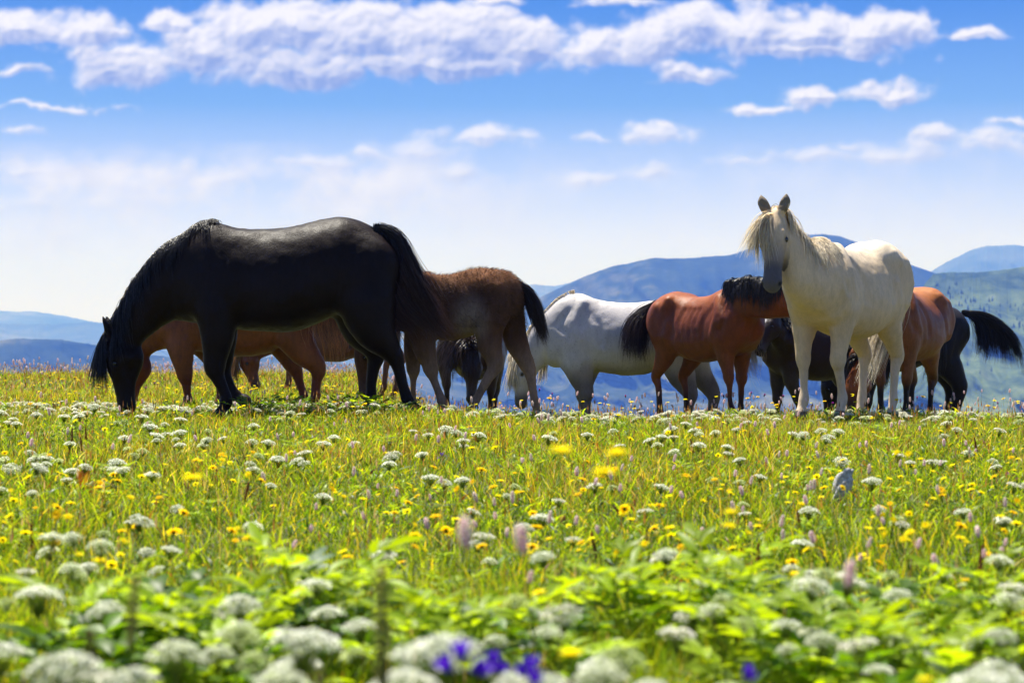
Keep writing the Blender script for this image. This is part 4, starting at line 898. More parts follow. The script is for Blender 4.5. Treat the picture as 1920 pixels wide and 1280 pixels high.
def black_right():
    D = 20.6; q = 181.0
    h = Horse('black', 1690, D, math.pi, 'black horse at the right end of the herd, its tail blown out behind it')
    h.k = .95; h.legr = 1
    torso_px(h, [(1560, 620, 665, .08), (1575, 595, 685, .16), (1600, 575, 690, .21), (1650, 573, 698, .27), (1700, 573, 695, .28), (1740, 568, 680, .27), (1770, 572, 672, .25), (1795, 583, 660, .18), (1811, 603, 645, .09)])
    neck_px(h, [(1605, 630, 42, 0), (1575, 655, 34, 0), (1550, 690, 24, 0)], q)
    for x, kind, y in ((1620, 'f', .14), (1600, 'f', -.14)):
        X = h.plane(x, 700)[0]; h.leg([(a * .95 + X - .4, b * .93, r * .95, c) for a, b, r, c in front_leg(.42, y)])
    pxleg(h, [(1778, 620, 38, .10), (1765, 665, 30, .14), (1782, 692, 20, .14), (1796, 718, 13.5, .14), (1799, 732, 13.5, .14), (1794, 752, 10.5, .14), (1790, 780, 8, .14), (1790, 796, 9.5, .14), (1786, 806, 8, .14), (1783, 816, 10, .14), (1783, 820, 10, .14)], q)
    pxleg(h, [(1776, 620, 36, -.10), (1755, 665, 28, -.14), (1767, 692, 18, -.14), (1781, 718, 12.5, -.14), (1784, 732, 12.5, -.14), (1782, 752, 10, -.14), (1780, 780, 8, -.14), (1780, 796, 9.5, -.14), (1776, 806, 8, -.14), (1773, 816, 10, -.14), (1773, 820, 10, -.14)], q)
    head_px(h, (1545, 700), (1540, 790), (1, 0, 0), .85)
    h.paint = paint((.017, .014, .018), top=(.030, .026, .032)); h.res = .0145
    h.build(M_BLACK)
    g = lambda L, y=.0: np.array([h.plane(a, b, y) for a, b in L])
    G = [g([(1806, 588), (1822, 592), (1832, 612), (1834, 640), (1828, 672)]), g([(1806, 587), (1832, 594), (1852, 618), (1856, 650), (1850, 685)]), g([(1806, 586), (1840, 594), (1868, 616), (1880, 650), (1882, 692)]), g([(1806, 585), (1848, 594), (1885, 618), (1905, 655), (1913, 696)]),
         g([(1806, 584), (1850, 594), (1892, 622), (1912, 655), (1922, 698)]), g([(1806, 585), (1848, 594), (1886, 618), (1902, 655), (1906, 692)])]
    strands('tail', guided(G, 1500, spread=.018, wave=.008, tipvar=.2, steps=18), .0028, M_HAIR, h.root, (.012, .010, .013), tipcol=(.018, .013, .018))
    return h

def dark_young():
    D = 19.6; k = .80
    h = Horse('dark', 1528, D, math.atan2(-.34, -.94), 'dark brown young horse with a white star, standing between bay and cream horse')
    torso_k(h, k, .8, dz=.04); h.legr = .85
    legs_canon(h, k, [('f', .44, -.13, dict(foot=.0)), ('f', .42, .13, dict(foot=-.17, knee=-.10)), ('h', -.50, -.13, dict(foot=.0)), ('h', -.50, .13, dict(foot=.05))])
    nk = [np.array([.33, 0, .98]), np.array([.42, 0, 1.0]), h.wl(1470, 642, 19.3), h.wl(1456, 618, 19.2), h.wl(1450, 606, 19.15)]
    h.tubes.append((nk, [.17, .165, .13, .10, .08], (0, 1, 0), .66, .08))
    P0 = h.wl(1443, 588, 19.1); M_ = h.wl(1420, 640, 18.98)
    h.set_head(P0, M_ - P0, h.R.T @ np.array([-.75, -.5, .45]), .70, ear_dir=h.R.T @ np.array([.2, 0, 1]))
    base = paint((.028, .017, .016), legs=(.016, .011, .012), belly=(.05, .04, .036), muzzle=(.05, .045, .05), mz=.16)
    def pf(hh, V):
        c = base(hh, V); t = (1 - ss(np.linalg.norm((V - h.hp(.14, .01)), axis=1), .018, .034))[:, None]
        return c * (1 - t) + np.array([[.5, .48, .5]]) * t
    h.paint = pf; h.res = .0135; h.build(M_BROWN)
    cr = [np.array([.36, 0, 1.1]), h.wl(1484, 620, 19.35), h.wl(1466, 600, 19.25), h.wl(1452, 590, 19.18)]
    h.mane(cr, [(-.2, 0, 1)] * 4, (0, .5, 0), (.08, .14, .12), 420, M_HAIR, BLKH, r=.0026)
    a = h.loc(h.R @ np.array([-.68, 0, 1.08]) + np.array([h.x0, h.D, h.z0]))
    strands('tail', guided([[a, a + np.array([-.12, 0, -.3]), a + np.array([-.10, 0, -.62])], [a, a + np.array([-.08, .04, -.3]), a + np.array([-.04, 0, -.62])]], 400, spread=.03), .0026, M_HAIR, h.root, BLKH)
    return h

def dark_maned():
    D = 21.0; k = .90
    h = Horse('dark', 893, D, math.atan2(-.95, -.12), 'dark brown horse with a long shaggy mane grazing behind the foal, facing the camera')
    torso_k(h, k, 1.0, dz=-.08); h.legr = .95
    legs_canon(h, k, [('f', .50, -.28, dict(foot=.0)), ('f', .44, .24, dict(foot=.0)), ('h', -.50, -.15, dict(foot=.0)), ('h', -.46, .15, dict(foot=.05))])
    nk = [np.array([.42, 0, 1.0]), np.array([.60, 0, .92]), h.wl(885, 655, 20.25), h.wl(884, 668, 20.15)]
    h.tubes.append((nk, [.21, .19, .14, .11], (0, 1, 0), .75, .08))
    P0 = h.wl(884, 662, 20.05); M_ = h.wl(884, 740, 19.95)
    h.set_head(P0, M_ - P0, h.R.T @ np.array([0, -1, .1]), .84, ear_dir=h.R.T @ np.array([0, -.2, 1]))
    h.paint = paint((.050, .026, .020), legs=(.018, .012, .012), muzzle=(.03, .024, .024)); h.build(M_BROWN)
    cr = [np.array([.56, 0, 1.06]), h.wl(888, 625, 20.3), h.wl(886, 640, 20.15), h.wl(884, 655, 20.08)]
    MH = (.035, .020, .018)
    h.mane(cr, [(.2, 0, 1)] * 4, (0, -.8, 0), (.5, .55, .5), 1500, M_HAIR, MH, tip=(.07, .04, .03), r=.003, lift=.4, bend=.2, both=.45, spread=.05)
    rt = np.array([h.hp(-.02, -.01, a) for a in np.linspace(-.07, .07, 5)]); d0 = np.array([h.hv * .5 + h.hu * .5] * 5)
    strands('forelock', fall(h.F, rt, d0, np.full(5, .36), 260, (0, 1, 0), bend=.3), .003, M_HAIR, h.root, MH)
    a = h.loc(h.R @ np.array([-.76, 0, 1.10]) + np.array([h.x0, h.D, h.z0]))
    strands('tail', guided([[a, a + np.array([-.08, .1, -.4]), a + np.array([-.03, .1, -.85])], [a, a + np.array([-.1, -.04, -.4]), a + np.array([-.08, -.1, -.85])]], 300, spread=.03), .003, M_HAIR, h.root, MH)
    return h

HERD = [black_horse, chestnut_front, chestnut_back, foal, dark_maned, white_horse, bay_horse, dark_young, cream_horse, orange_bay, black_right]
for fn in HERD:
    if TEST and TEST.startswith('h:') and fn.__name__ not in TEST: continue
    fn()

# ------------------------------------------------------------------ meadow plants
def leaf_mat(name, transl=.45, rough=.42, spec=.35, tint=(1.25, 1.15, .55)):
    m, N = new_mat(name); out = N.node('ShaderNodeOutputMaterial'); b = N.node('ShaderNodeBsdfPrincipled')
    at = N.node('ShaderNodeAttribute', attribute_name='col'); N.l.new(at.outputs['Color'], b.inputs['Base Color'])
    b.inputs['Roughness'].default_value = rough; b.inputs['Specular IOR Level'].default_value = spec
    t = N.node('ShaderNodeBsdfTranslucent'); h = N.mix(1.0, at.outputs['Color'], tint, 'MULTIPLY'); N.l.new(h, t.inputs[0])
    mx = N.node('ShaderNodeMixShader'); mx.inputs[0].default_value = transl
    N.l.new(b.outputs[0], mx.inputs[1]); N.l.new(t.outputs[0], mx.inputs[2]); N.l.new(mx.outputs[0], out.inputs[0]); return m
M_GRASS = leaf_mat('grass_blades', .60, .45, .3, (1.7, 1.45, .5))
M_LEAF = leaf_mat('meadow_leaves', .52, .45, .4, (1.7, 1.55, .4))
M_PETAL = leaf_mat('petals', .58, .7, .1, (1.15, 1.1, .95)); M_UMBEL = leaf_mat('umbel_florets', .72, .8, .1, (1.1, 1.1, 1.02))
def crest_y(px): return np.interp(px, [600, 780, 960, 1100], [44, 36, 25, 23.5])
def scatter(n, d0, d1, power=1.0, margin=120, seed=None):
    """points on the meadow inside and just beside the view; power 1 = even per square metre"""
    r = rnd if seed is None else np.random.RandomState(seed)
    u = r.rand(n); a = power + 1; D = (d0 ** a + u * (d1 ** a - d0 ** a)) ** (1 / a)
    px = -margin + (1920 + 2 * margin) * r.rand(n); ok = D < crest_y(px); D, px = D[ok], px[ok]
    x = (px - 960) / F_PX * D; return x, D, px
def blades(x, y, h, w, lean, cols, z=None, seg=3):
    n = len(x); z = ground_z(x, y) if z is None else z; a = rnd.rand(n) * 6.283; d = rnd.rand(n) * 6.283
    ca, sa = np.cos(a), np.sin(a); V = []; C = []
    for k in range(seg + 1):
        t = k / seg; off = lean * h * t * t; cx = x + np.cos(d) * off; cy = y + np.sin(d) * off; cz = z - .01 + h * t * (1 - .25 * lean * t)
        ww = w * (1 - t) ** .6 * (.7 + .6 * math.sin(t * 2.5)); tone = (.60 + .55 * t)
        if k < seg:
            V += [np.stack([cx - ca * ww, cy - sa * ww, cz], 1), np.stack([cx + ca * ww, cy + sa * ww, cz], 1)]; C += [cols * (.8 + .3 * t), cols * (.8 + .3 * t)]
        else: V.append(np.stack([cx, cy, cz], 1)); C.append(cols * 1.1)
    m = 2 * seg + 1; V = np.stack(V, 1).reshape(-1, 3); C = np.stack(C, 1).reshape(-1, 3); b = np.arange(n)[:, None] * m
    Q = np.concatenate([b + np.array([[2 * k, 2 * k + 1, 2 * k + 3, 2 * k + 2]]) for k in range(seg - 1)]); T = b + np.array([[2 * seg - 2, 2 * seg - 1, 2 * seg]])
    return V, Q, T, C
def pal(n, cols, wts, var=.25):
    i = rnd.choice(len(cols), n, p=np.array(wts) / sum(wts)); return np.array(cols)[i] * (1 + var * rnd.normal(size=(n, 1))).clip(.45, 1.8)
GREEN = (.11, .22, .010); LIME = (.30, .42, .012); GOLD = (.50, .42, .03); STRAW = (.42, .34, .15); RUST = (.22, .085, .030); DEEP = (.03, .07, .012); BLUEG = (.13, .19, .12)
def build_grass():
    VV, QQ, TT, CC = [], [], [], []; base = 0
    for (n, d0, d1, pw, hm, wm) in ((46000, 1.4, 5.0, .6, .15, .0014), (90000, 5, 15, .6, .115, .0024), (110000, 15, 24, .8, .105, .0034), (60000, 24, 46, .8, .13, .006)):
        x, y, px = scatter(n, d0, d1, pw)
        pt = perlin(x * .9 + 40, y * .35 + 40, 5) + .5 * perlin(x * 2.7 + 10, y * 1.1 + 10, 6); dry = np.clip((y - 6) / 5, 0, 1) * (.5 + 1.7 * pt) + .25 * np.exp(-((y - 11.5) / 3) ** 2)
        c1 = pal(len(x), [GREEN, LIME, DEEP, GOLD], [4, 4.5, .8, 1.0]); c2 = pal(len(x), [LIME, GOLD, STRAW, RUST, GREEN], [2.4, 3, 2.2, 1.5, 1.6])
        k = (rnd.rand(len(x)) < np.clip(dry * .7, .05, .6))[:, None]; c = np.where(k, c2, c1)
        h = hm * (.45 + .9 * rnd.rand(len(x)) ** 1.5) * (1 + .5 * pt.clip(-.5, .6)) * (1 - .50 * np.exp(-((y - 16.0) / 2.1) ** 2)); w = wm * (.5 + .9 * rnd.rand(len(x)))
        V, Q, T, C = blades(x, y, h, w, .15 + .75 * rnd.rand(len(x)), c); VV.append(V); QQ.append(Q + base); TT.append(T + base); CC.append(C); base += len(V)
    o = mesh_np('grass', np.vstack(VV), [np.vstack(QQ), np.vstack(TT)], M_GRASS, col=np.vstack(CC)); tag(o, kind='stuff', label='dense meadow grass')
    # broad low leaves between the blades
    VV, QQ, TT, CC = [], [], [], []; base = 0
    for (n, d0, d1, pw, L) in ((9000, 1.4, 5.5, .5, .035), (26000, 5.5, 14, .5, .034), (22000, 14, 24, .7, .045)):
        x, y, px = scatter(n, d0, d1, pw); k = perlin(x * 1.3 + 9, y * .7 + 3, 15) > -.12; x, y = x[k], y[k]
        c = pal(len(x), [GREEN, LIME, BLUEG, GOLD, RUST], [4, 5, 1.2, 1.0, .35]); h = L * (.5 + rnd.rand(len(x)))
        V, Q, T, C = blades(x, y, h * 1.2, L * .16 * (.6 + .8 * rnd.rand(len(x))), .8 + .8 * rnd.rand(len(x)), c, z=ground_z(x, y) + .07 * rnd.rand(len(x)) ** 1.3); VV.append(V); QQ.append(Q + base); TT.append(T + base); CC.append(C); base += len(V)
    o = mesh_np('ground_cover_leaves', np.vstack(VV), [np.vstack(QQ), np.vstack(TT)], M_LEAF, col=np.vstack(CC)); tag(o, kind='stuff', label='low broad leaves of meadow herbs')
    # thin flowering grass stems with brown and pink seed heads
    x, y, px = scatter(16000, 3, 44, .9); c = pal(len(x), [STRAW, RUST, GOLD], [3, 2, 1]); h = (.13 + .13 * rnd.rand(len(x))) * (1 - .50 * np.exp(-((y - 16.0) / 2.1) ** 2))
    V, Q, T, C = blades(x, y, h, .0006 + .00006 * y, .1 + .2 * rnd.rand(len(x)), c)
    tip = V.reshape(len(x), 7, 3)[:, 6]; S = []; 
    k = rnd.rand(len(x)) < .75; tp = tip[k]; n = len(tp); hh = .012 + .02 * rnd.rand(n); ww = (.0016 + .00018 * tp[:, 1]) * (.7 + .6 * rnd.rand(n))
    a = rnd.rand(n) * 3.14; ca, sa = np.cos(a) * ww, np.sin(a) * ww
    P = np.stack([tp - np.array([0, 0, .02]), tp + np.stack([ca, sa, -.008 + 0 * ca], 1), tp + np.stack([0 * ca, 0 * ca, hh], 1), tp + np.stack([-ca, -sa, -.008 + 0 * ca], 1)], 1).reshape(-1, 3)
    cc = np.repeat(pal(n, [(.30, .14, .07), (.42, .30, .28), (.35, .28, .14), (.10, .05, .03)], [3, 2, 2, 1]), 4, 0)
    Q2 = np.arange(n * 4).reshape(-1, 4) + len(V)
    o = mesh_np('seed_grass', np.vstack([V, P]), [Q, Q2, T], M_GRASS, col=np.vstack([C, cc])); tag(o, kind='stuff', label='thin grass stems with brown seed heads')
# --- small mesh builder for flower parts
class MB:
    def __init__(s): s.V = []; s.F = []; s.C = []
    def quad(s, a, b, c, d, col):
        i = len(s.V); s.V += [a, b, c, d]; s.F.append((i, i + 1, i + 2, i + 3)); s.C += [col] * 4
    def petal(s, p, d, n, L, w, col, cup=.2, col2=None):
        """folded petal or leaf from p along d with normal n"""
        p = np.array(p, float); d = nz(d); n = np.array(n, float); n = nz(n - (n @ d) * d); q = np.cross(d, n); i = len(s.V); ks = (0, .25, .55, .82, 1.0); ws = (.25, .85, 1.0, .6, .04)
        for t, ww in zip(ks, ws):
            c = p + d * L * t + n * cup * L * (-(t ** 2)); e = n * w * ww * .28
            s.V += [c - q * w * ww + e, c, c + q * w * ww + e]; cc = np.array(col) * (1 - t) + np.array(col2 if col2 is not None else col) * t; s.C += [cc] * 3
        for k in range(4):
            for m in (0, 1): s.F.append((i + 3 * k + m, i + 3 * k + m + 1, i + 3 * k + m + 4, i + 3 * k + m + 3))
    def tube(s, P, r0, r1, col, n=4):
        P = np.array(P, float); i = len(s.V); m = len(P)
        for k, p in enumerate(P):
            r = r0 + (r1 - r0) * k / (m - 1); T = nz(P[min(k + 1, m - 1)] - P[max(k - 1, 0)]); A = nz(np.cross(T, (.3, .9, .1))); B = np.cross(T, A)
            for j in range(n): a = 6.283 * j / n; s.V.append(p + r * (A * math.cos(a) + B * math.sin(a))); s.C.append(np.array(col))
        for k in range(m - 1):
            for j in range(n): s.F.append((i + k * n + j, i + k * n + (j + 1) % n, i + (k + 1) * n + (j + 1) % n, i + (k + 1) * n + j))
    def mesh(s, name, mat): return mesh_np(name, np.array(s.V), np.array(s.F), mat, col=np.array(s.C), link=False)
R_ = np.random.RandomState(21)
def umbel_head(R=.036, n=34, dome=.42, white=(.95, .95, .86), rays=True):
    b = MB(); g = (.20, .27, .05)
    for i in range(n):
        a = i * 2.39996; r = R * math.sqrt((i + .5) / n); z = -dome * R * (r / R) ** 2 + .004 * R_.normal() * R / .034 * .5
        c = np.array([r * math.cos(a), r * math.sin(a), z]); nn = nz([c[0] * 1.1, c[1] * 1.1, R * .9])
        rr = R * .20 * (.8 + .4 * R_.rand()); A = nz(np.cross(nn, (.2, .1, 1.0) if abs(nn[2]) < .9 else (1, 0, .1))); B = np.cross(nn, A)
        wcol = np.array(white) * (.85 + .3 * R_.rand())
        for k in range(11):
            t = k * 2.39996; q = rr * math.sqrt((k + .4) / 11); p = c + A * q * math.cos(t) + B * q * math.sin(t) + nn * (rr * .25 * (1 - (q / rr) ** 2) + .0006 * R_.normal())
            s = rr * .27; m2 = nz(nn * .4 + np.array([0, 0, .6]) + .55 * R_.normal(size=3)); a1 = nz(np.cross(m2, A + .01)); b1 = np.cross(m2, a1)
            cc = wcol * (.88 + .24 * R_.rand()); b.quad(p - a1 * s, p - b1 * s, p + a1 * s, p + b1 * s, cc)
        b.tube([(0, 0, -R * 1.25), c * .55 + np.array([0, 0, -R * .42]), c - nn * .001], R * .018, R * .02, g, 3)
        for k in range(4):
            t = k * 1.57 + i; p0 = c - nn * rr * .8; p1 = c + (A * math.cos(t) + B * math.sin(t)) * rr * .8; b.quad(p0, p1 + A * rr * .12, p1 + nn * rr * .2, p1 - A * rr * .12, np.array(g) * 1.1)
    return b.mesh('flower_head', M_UMBEL)
def stem_mesh(r=.0013, col=(.14, .19, .04), leaves=0, L=.03, bend=.06):
    """unit height stem"""
    b = MB(); P = [(bend * math.sin(t * 2.2) * .5, bend * .4 * t * t, t) for t in np.linspace(0, 1, 6)]; P = [np.array(p) - np.array([P[-1][0] * p[2], P[-1][1] * p[2], 0]) for p in P]
    b.tube(P, r, r * .7, col, 4)
    for i in range(leaves):
        t = .12 + .6 * i / leaves; a = i * 2.4; b.petal(P[int(t * 5)], (math.cos(a), math.sin(a), .9), (0, 0, 1), L * (1.2 - t), L * .12, np.array(col) * 1.1, .5)
    return b
def yellow_head(R=.019, n=18, col=(.92, .82, .008), dark=(.85, .60, .01), droop=0.0):
    b = MB()
    for ring, rr in ((0, 1.0), (1, .72)):
        for i in range(n if ring == 0 else n - 5):
            a = 6.283 * i / (n if ring == 0 else n - 5) + ring * .2; d = np.array([math.cos(a), math.sin(a), .18 + .30 * ring - droop + .12 * R_.normal()])
            b.petal(d * R * .12, d, (0, 0, 1), R * rr * (.85 + .25 * R_.rand()), R * .15, np.array(col) * (.85 + .25 * R_.rand()), .06, np.array(col) * 1.08)
    for i in range(26):
        a = i * 2.4; r = R * .27 * math.sqrt(i / 26); p = np.array([r * math.cos(a), r * math.sin(a), R * (.18 + .10 * (1 - (r / R / .3) ** 2))]); s = R * .045
        b.quad(p + (-s, 0, 0), p + (0, -s, s), p + (s, 0, 0), p + (0, s, -s), np.array(dark) * (.8 + .5 * R_.rand()))
    b.tube([(0, 0, -R * .45), (0, 0, -R * .2), (0, 0, R * .02)], R * .12, R * .34, (.12, .17, .03), 7)
    return b.mesh('flower_head', M_PETAL)
def spike_head(H=.034, r=.0068, n=90, col=(.86, .66, .76), col2=(.92, .86, .88), prof=lambda t: math.sin(math.pi * min(1, t * .93 + .05)) ** .55, core=(.7, .45, .55)):
    b = MB()
    b.tube([(0, 0, 0), (0, 0, H * .5), (0, 0, H * .96)], r * .55, r * .3, core, 6)
    for i in range(n):
        t = (i + .5) / n; a = i * 2.39996; rr = r * prof(t) * (.85 + .3 * R_.rand()); c = np.array([math.cos(a) * rr, math.sin(a) * rr, H * t]); o = np.array([math.cos(a), math.sin(a), .5]); q = np.array([-math.sin(a), math.cos(a), 0]); s = r * .28
        cc = np.array(col if R_.rand() < .55 else col2) * (.85 + .3 * R_.rand()); up = np.array([0, 0, 1.0])
        b.quad(c - o * s * 1.2, c + q * s, c + o * s * .9 + up * s * .5, c - q * s, cc); b.quad(c - o * s, c + up * s * 1.1, c + o * s * 1.1, c - up * s * .6, cc * .95)
    return b.mesh('flower_spike', M_PETAL)
def tuft_head(R=.013, col=(.30, .03, .34)):
    b = MB()
    for i in range(60):
        a = i * 2.4; z = 1 - 1.15 * i / 60; rr = math.sqrt(max(0, 1 - z * z)); d = np.array([rr * math.cos(a), rr * math.sin(a), z + .15]); b.petal((0, 0, 0), d + .1 * R_.normal(size=3), (0, 0, 1), R * (.85 + .3 * R_.rand()), R * .08, np.array(col) * (.7 + .6 * R_.rand()), .02)
    b.tube([(0, 0, -R * 1.2), (0, 0, -R * .6), (0, 0, 0)], R * .25, R * .5, (.06, .08, .03), 7); return b.mesh('flower_head', M_PETAL)
def bell_head(R=.024, col=(.085, .02, .50)):
    b = MB()
    for k, (ox, oy, oz, tl) in enumerate(((0, 0, 0, .2), (.022, .006, -.018, .9), (-.018, .01, -.026, -.8))):
        ax = nz((tl, .1, 1.0)); A = nz(np.cross(ax, (0, 1, .1))); B = np.cross(ax, A); o = np.array([ox, oy, oz])
        for i in range(6):
            a = 6.283 * i / 6; rad = A * math.cos(a) + B * math.sin(a); b.petal(o + rad * R * .12, ax * 1.0 + rad * .42, -rad, R * 1.5, R * .42, np.array(col) * (.7 + .5 * R_.rand()), .10, np.array(col) * 1.35)
        b.tube([o - ax * R * .4, o + ax * R * .2], R * .12, R * .3, (.10, .13, .05), 6)
    return b.mesh('flower_head', M_PETAL)
def compound_foliage(nl=9, size=.085, height=.20, cols=(LIME, GREEN), seed=0, spread=.13, slim=.22, leaflets=5):
    r = np.random.RandomState(seed + 100); b = MB(); st = MB()
    for i in range(nl):
        a = i * 2.4 + r.rand() * .5; out = spread * (.25 + .9 * r.rand()); top = np.array([math.cos(a) * out, math.sin(a) * out, height * (.55 + .5 * r.rand())])
        mid = np.array([top[0] * .35, top[1] * .35, top[2] * .65]); P = catmull([np.zeros(3), mid, top], 4); st.tube(P, .0026, .0014, np.array(LIME) * .9, 4)
        c = np.array(cols[0 if r.rand() < .68 else 1]) * (.7 + .6 * r.rand()); d = nz([top[0], top[1], out * .45])
        for j in range(leaflets):
            ang = (j - (leaflets - 1) / 2) * .62 + .15 * r.normal(); ca, sa = math.cos(ang), math.sin(ang); dd = np.array([d[0] * ca - d[1] * sa, d[0] * sa + d[1] * ca, d[2] + .35 * r.normal() * .5 + .1])
            back = P[-1] - d * .012 * abs(j - (leaflets - 1) / 2)
            b.petal(back, dd, np.array([0, 0, 1]) + .35 * r.normal(size=3), size * (1.05 - .12 * abs(j - (leaflets - 1) / 2)) * (.8 + .35 * r.rand()), size * slim, c * (.85 + .3 * r.rand()), .22 + .2 * r.rand())
    return b.mesh('foliage', M_LEAF), st.mesh('stem', M_LEAF)

def where(px, py, D):
    sd = ' on the left' if px < 500 else ' left of the middle' if px < 960 else ' right of the middle' if px < 1450 else ' on the right'
    if D < 4.6: return 'in the blurred foreground' + sd
    if D > 26: return 'on the far left crest'
    if D < 6.5: return 'just behind the leafy plants' + sd
    if D < 9: return 'in the near open meadow' + sd
    for lim, nm in ((170, 'left of the grazing black horse'), (320, 'round the head of the large black horse'), (640, 'under the large black horse'), (1030, 'at the feet of the foal'), (1220, 'between the foal and the bay'), (1440, 'at the feet of the bay'), (1740, 'at the feet of the cream horse'), (3000, 'at the right edge below the black tail')):
        if px < lim: return nm if D > 13.2 else 'in the middle of the meadow ' + ('on the left' if px < 640 else 'below the foal' if px < 1280 else 'on the right')
def flower(name, head, stem, x, y, h, s=1.0, label='', cat='flower', group='', head_rot=None, z=None):
    r = empty(name, (x, y, float(ground_z(x, y)) if z is None else z), rnd.rand() * 6.28); q_ = .09 if h < .3 else .012; r.rotation_euler = (rnd.normal() * q_, rnd.normal() * q_, rnd.rand() * 6.28)
    tag(r, label, cat, group)
    so_ = obj_from('stem', stem, r); so_.scale = (s, s, h)
    ho = obj_from(head.name.split('.')[0], head, r, (0, 0, h)); ho.scale = (s, s, s)
    ho.rotation_euler = head_rot if head_rot is not None else (rnd.normal() * .16, rnd.normal() * .16, rnd.rand() * 6)
    return r
def at(px, py, D):  # height above the ground of a thing whose top is seen at px, py
    w = W(px, py, D); return w[0], w[1], max(.05, float(w[2] - ground_z(w[0], w[1])))
def mass(name, heads, stems, pts, label):
    """far repeats merged into one object; pts (x, y, h, s, k)"""
    VV, QQ, CC = [], [], []; base = 0; cache = {}
    def arr(me):
        if me.name not in cache:
            v = np.empty(len(me.vertices) * 3, np.float32); me.vertices.foreach_get('co', v); q = np.empty(len(me.loops), np.int32); me.loops.foreach_get('vertex_index', q)
            c = np.empty(len(me.vertices) * 4, np.float32); me.color_attributes['col'].data.foreach_get('color', c); cache[me.name] = (v.reshape(-1, 3), q.reshape(-1, 4), c.reshape(-1, 4)[:, :3])
        return cache[me.name]
    for (x, y, h, s, k) in pts:
        z = float(ground_z(x, y)); a = rnd.rand() * 6.28; ca, sa = math.cos(a), math.sin(a); tx, ty = rnd.normal(size=2) * .12
        for me, sc, oz in ((stems[0], (s, s, h), 0), (heads[k % len(heads)], (s, s, s), h)):
            v, q, c = arr(me); w = v * np.array(sc); w = np.stack([w[:, 0] * ca - w[:, 1] * sa, w[:, 0] * sa + w[:, 1] * ca, w[:, 2] + oz + w[:, 0] * tx * 2], 1); w[:, 0] += w[:, 2] * tx; w[:, 1] += w[:, 2] * ty
            VV.append(w + np.array([x, y, z])); QQ.append(q + base); CC.append(c); base += len(v)
    if VV: tag(mesh_np(name, np.vstack(VV), np.vstack(QQ), M_PETAL, col=np.vstack(CC)), kind='stuff', label=label)
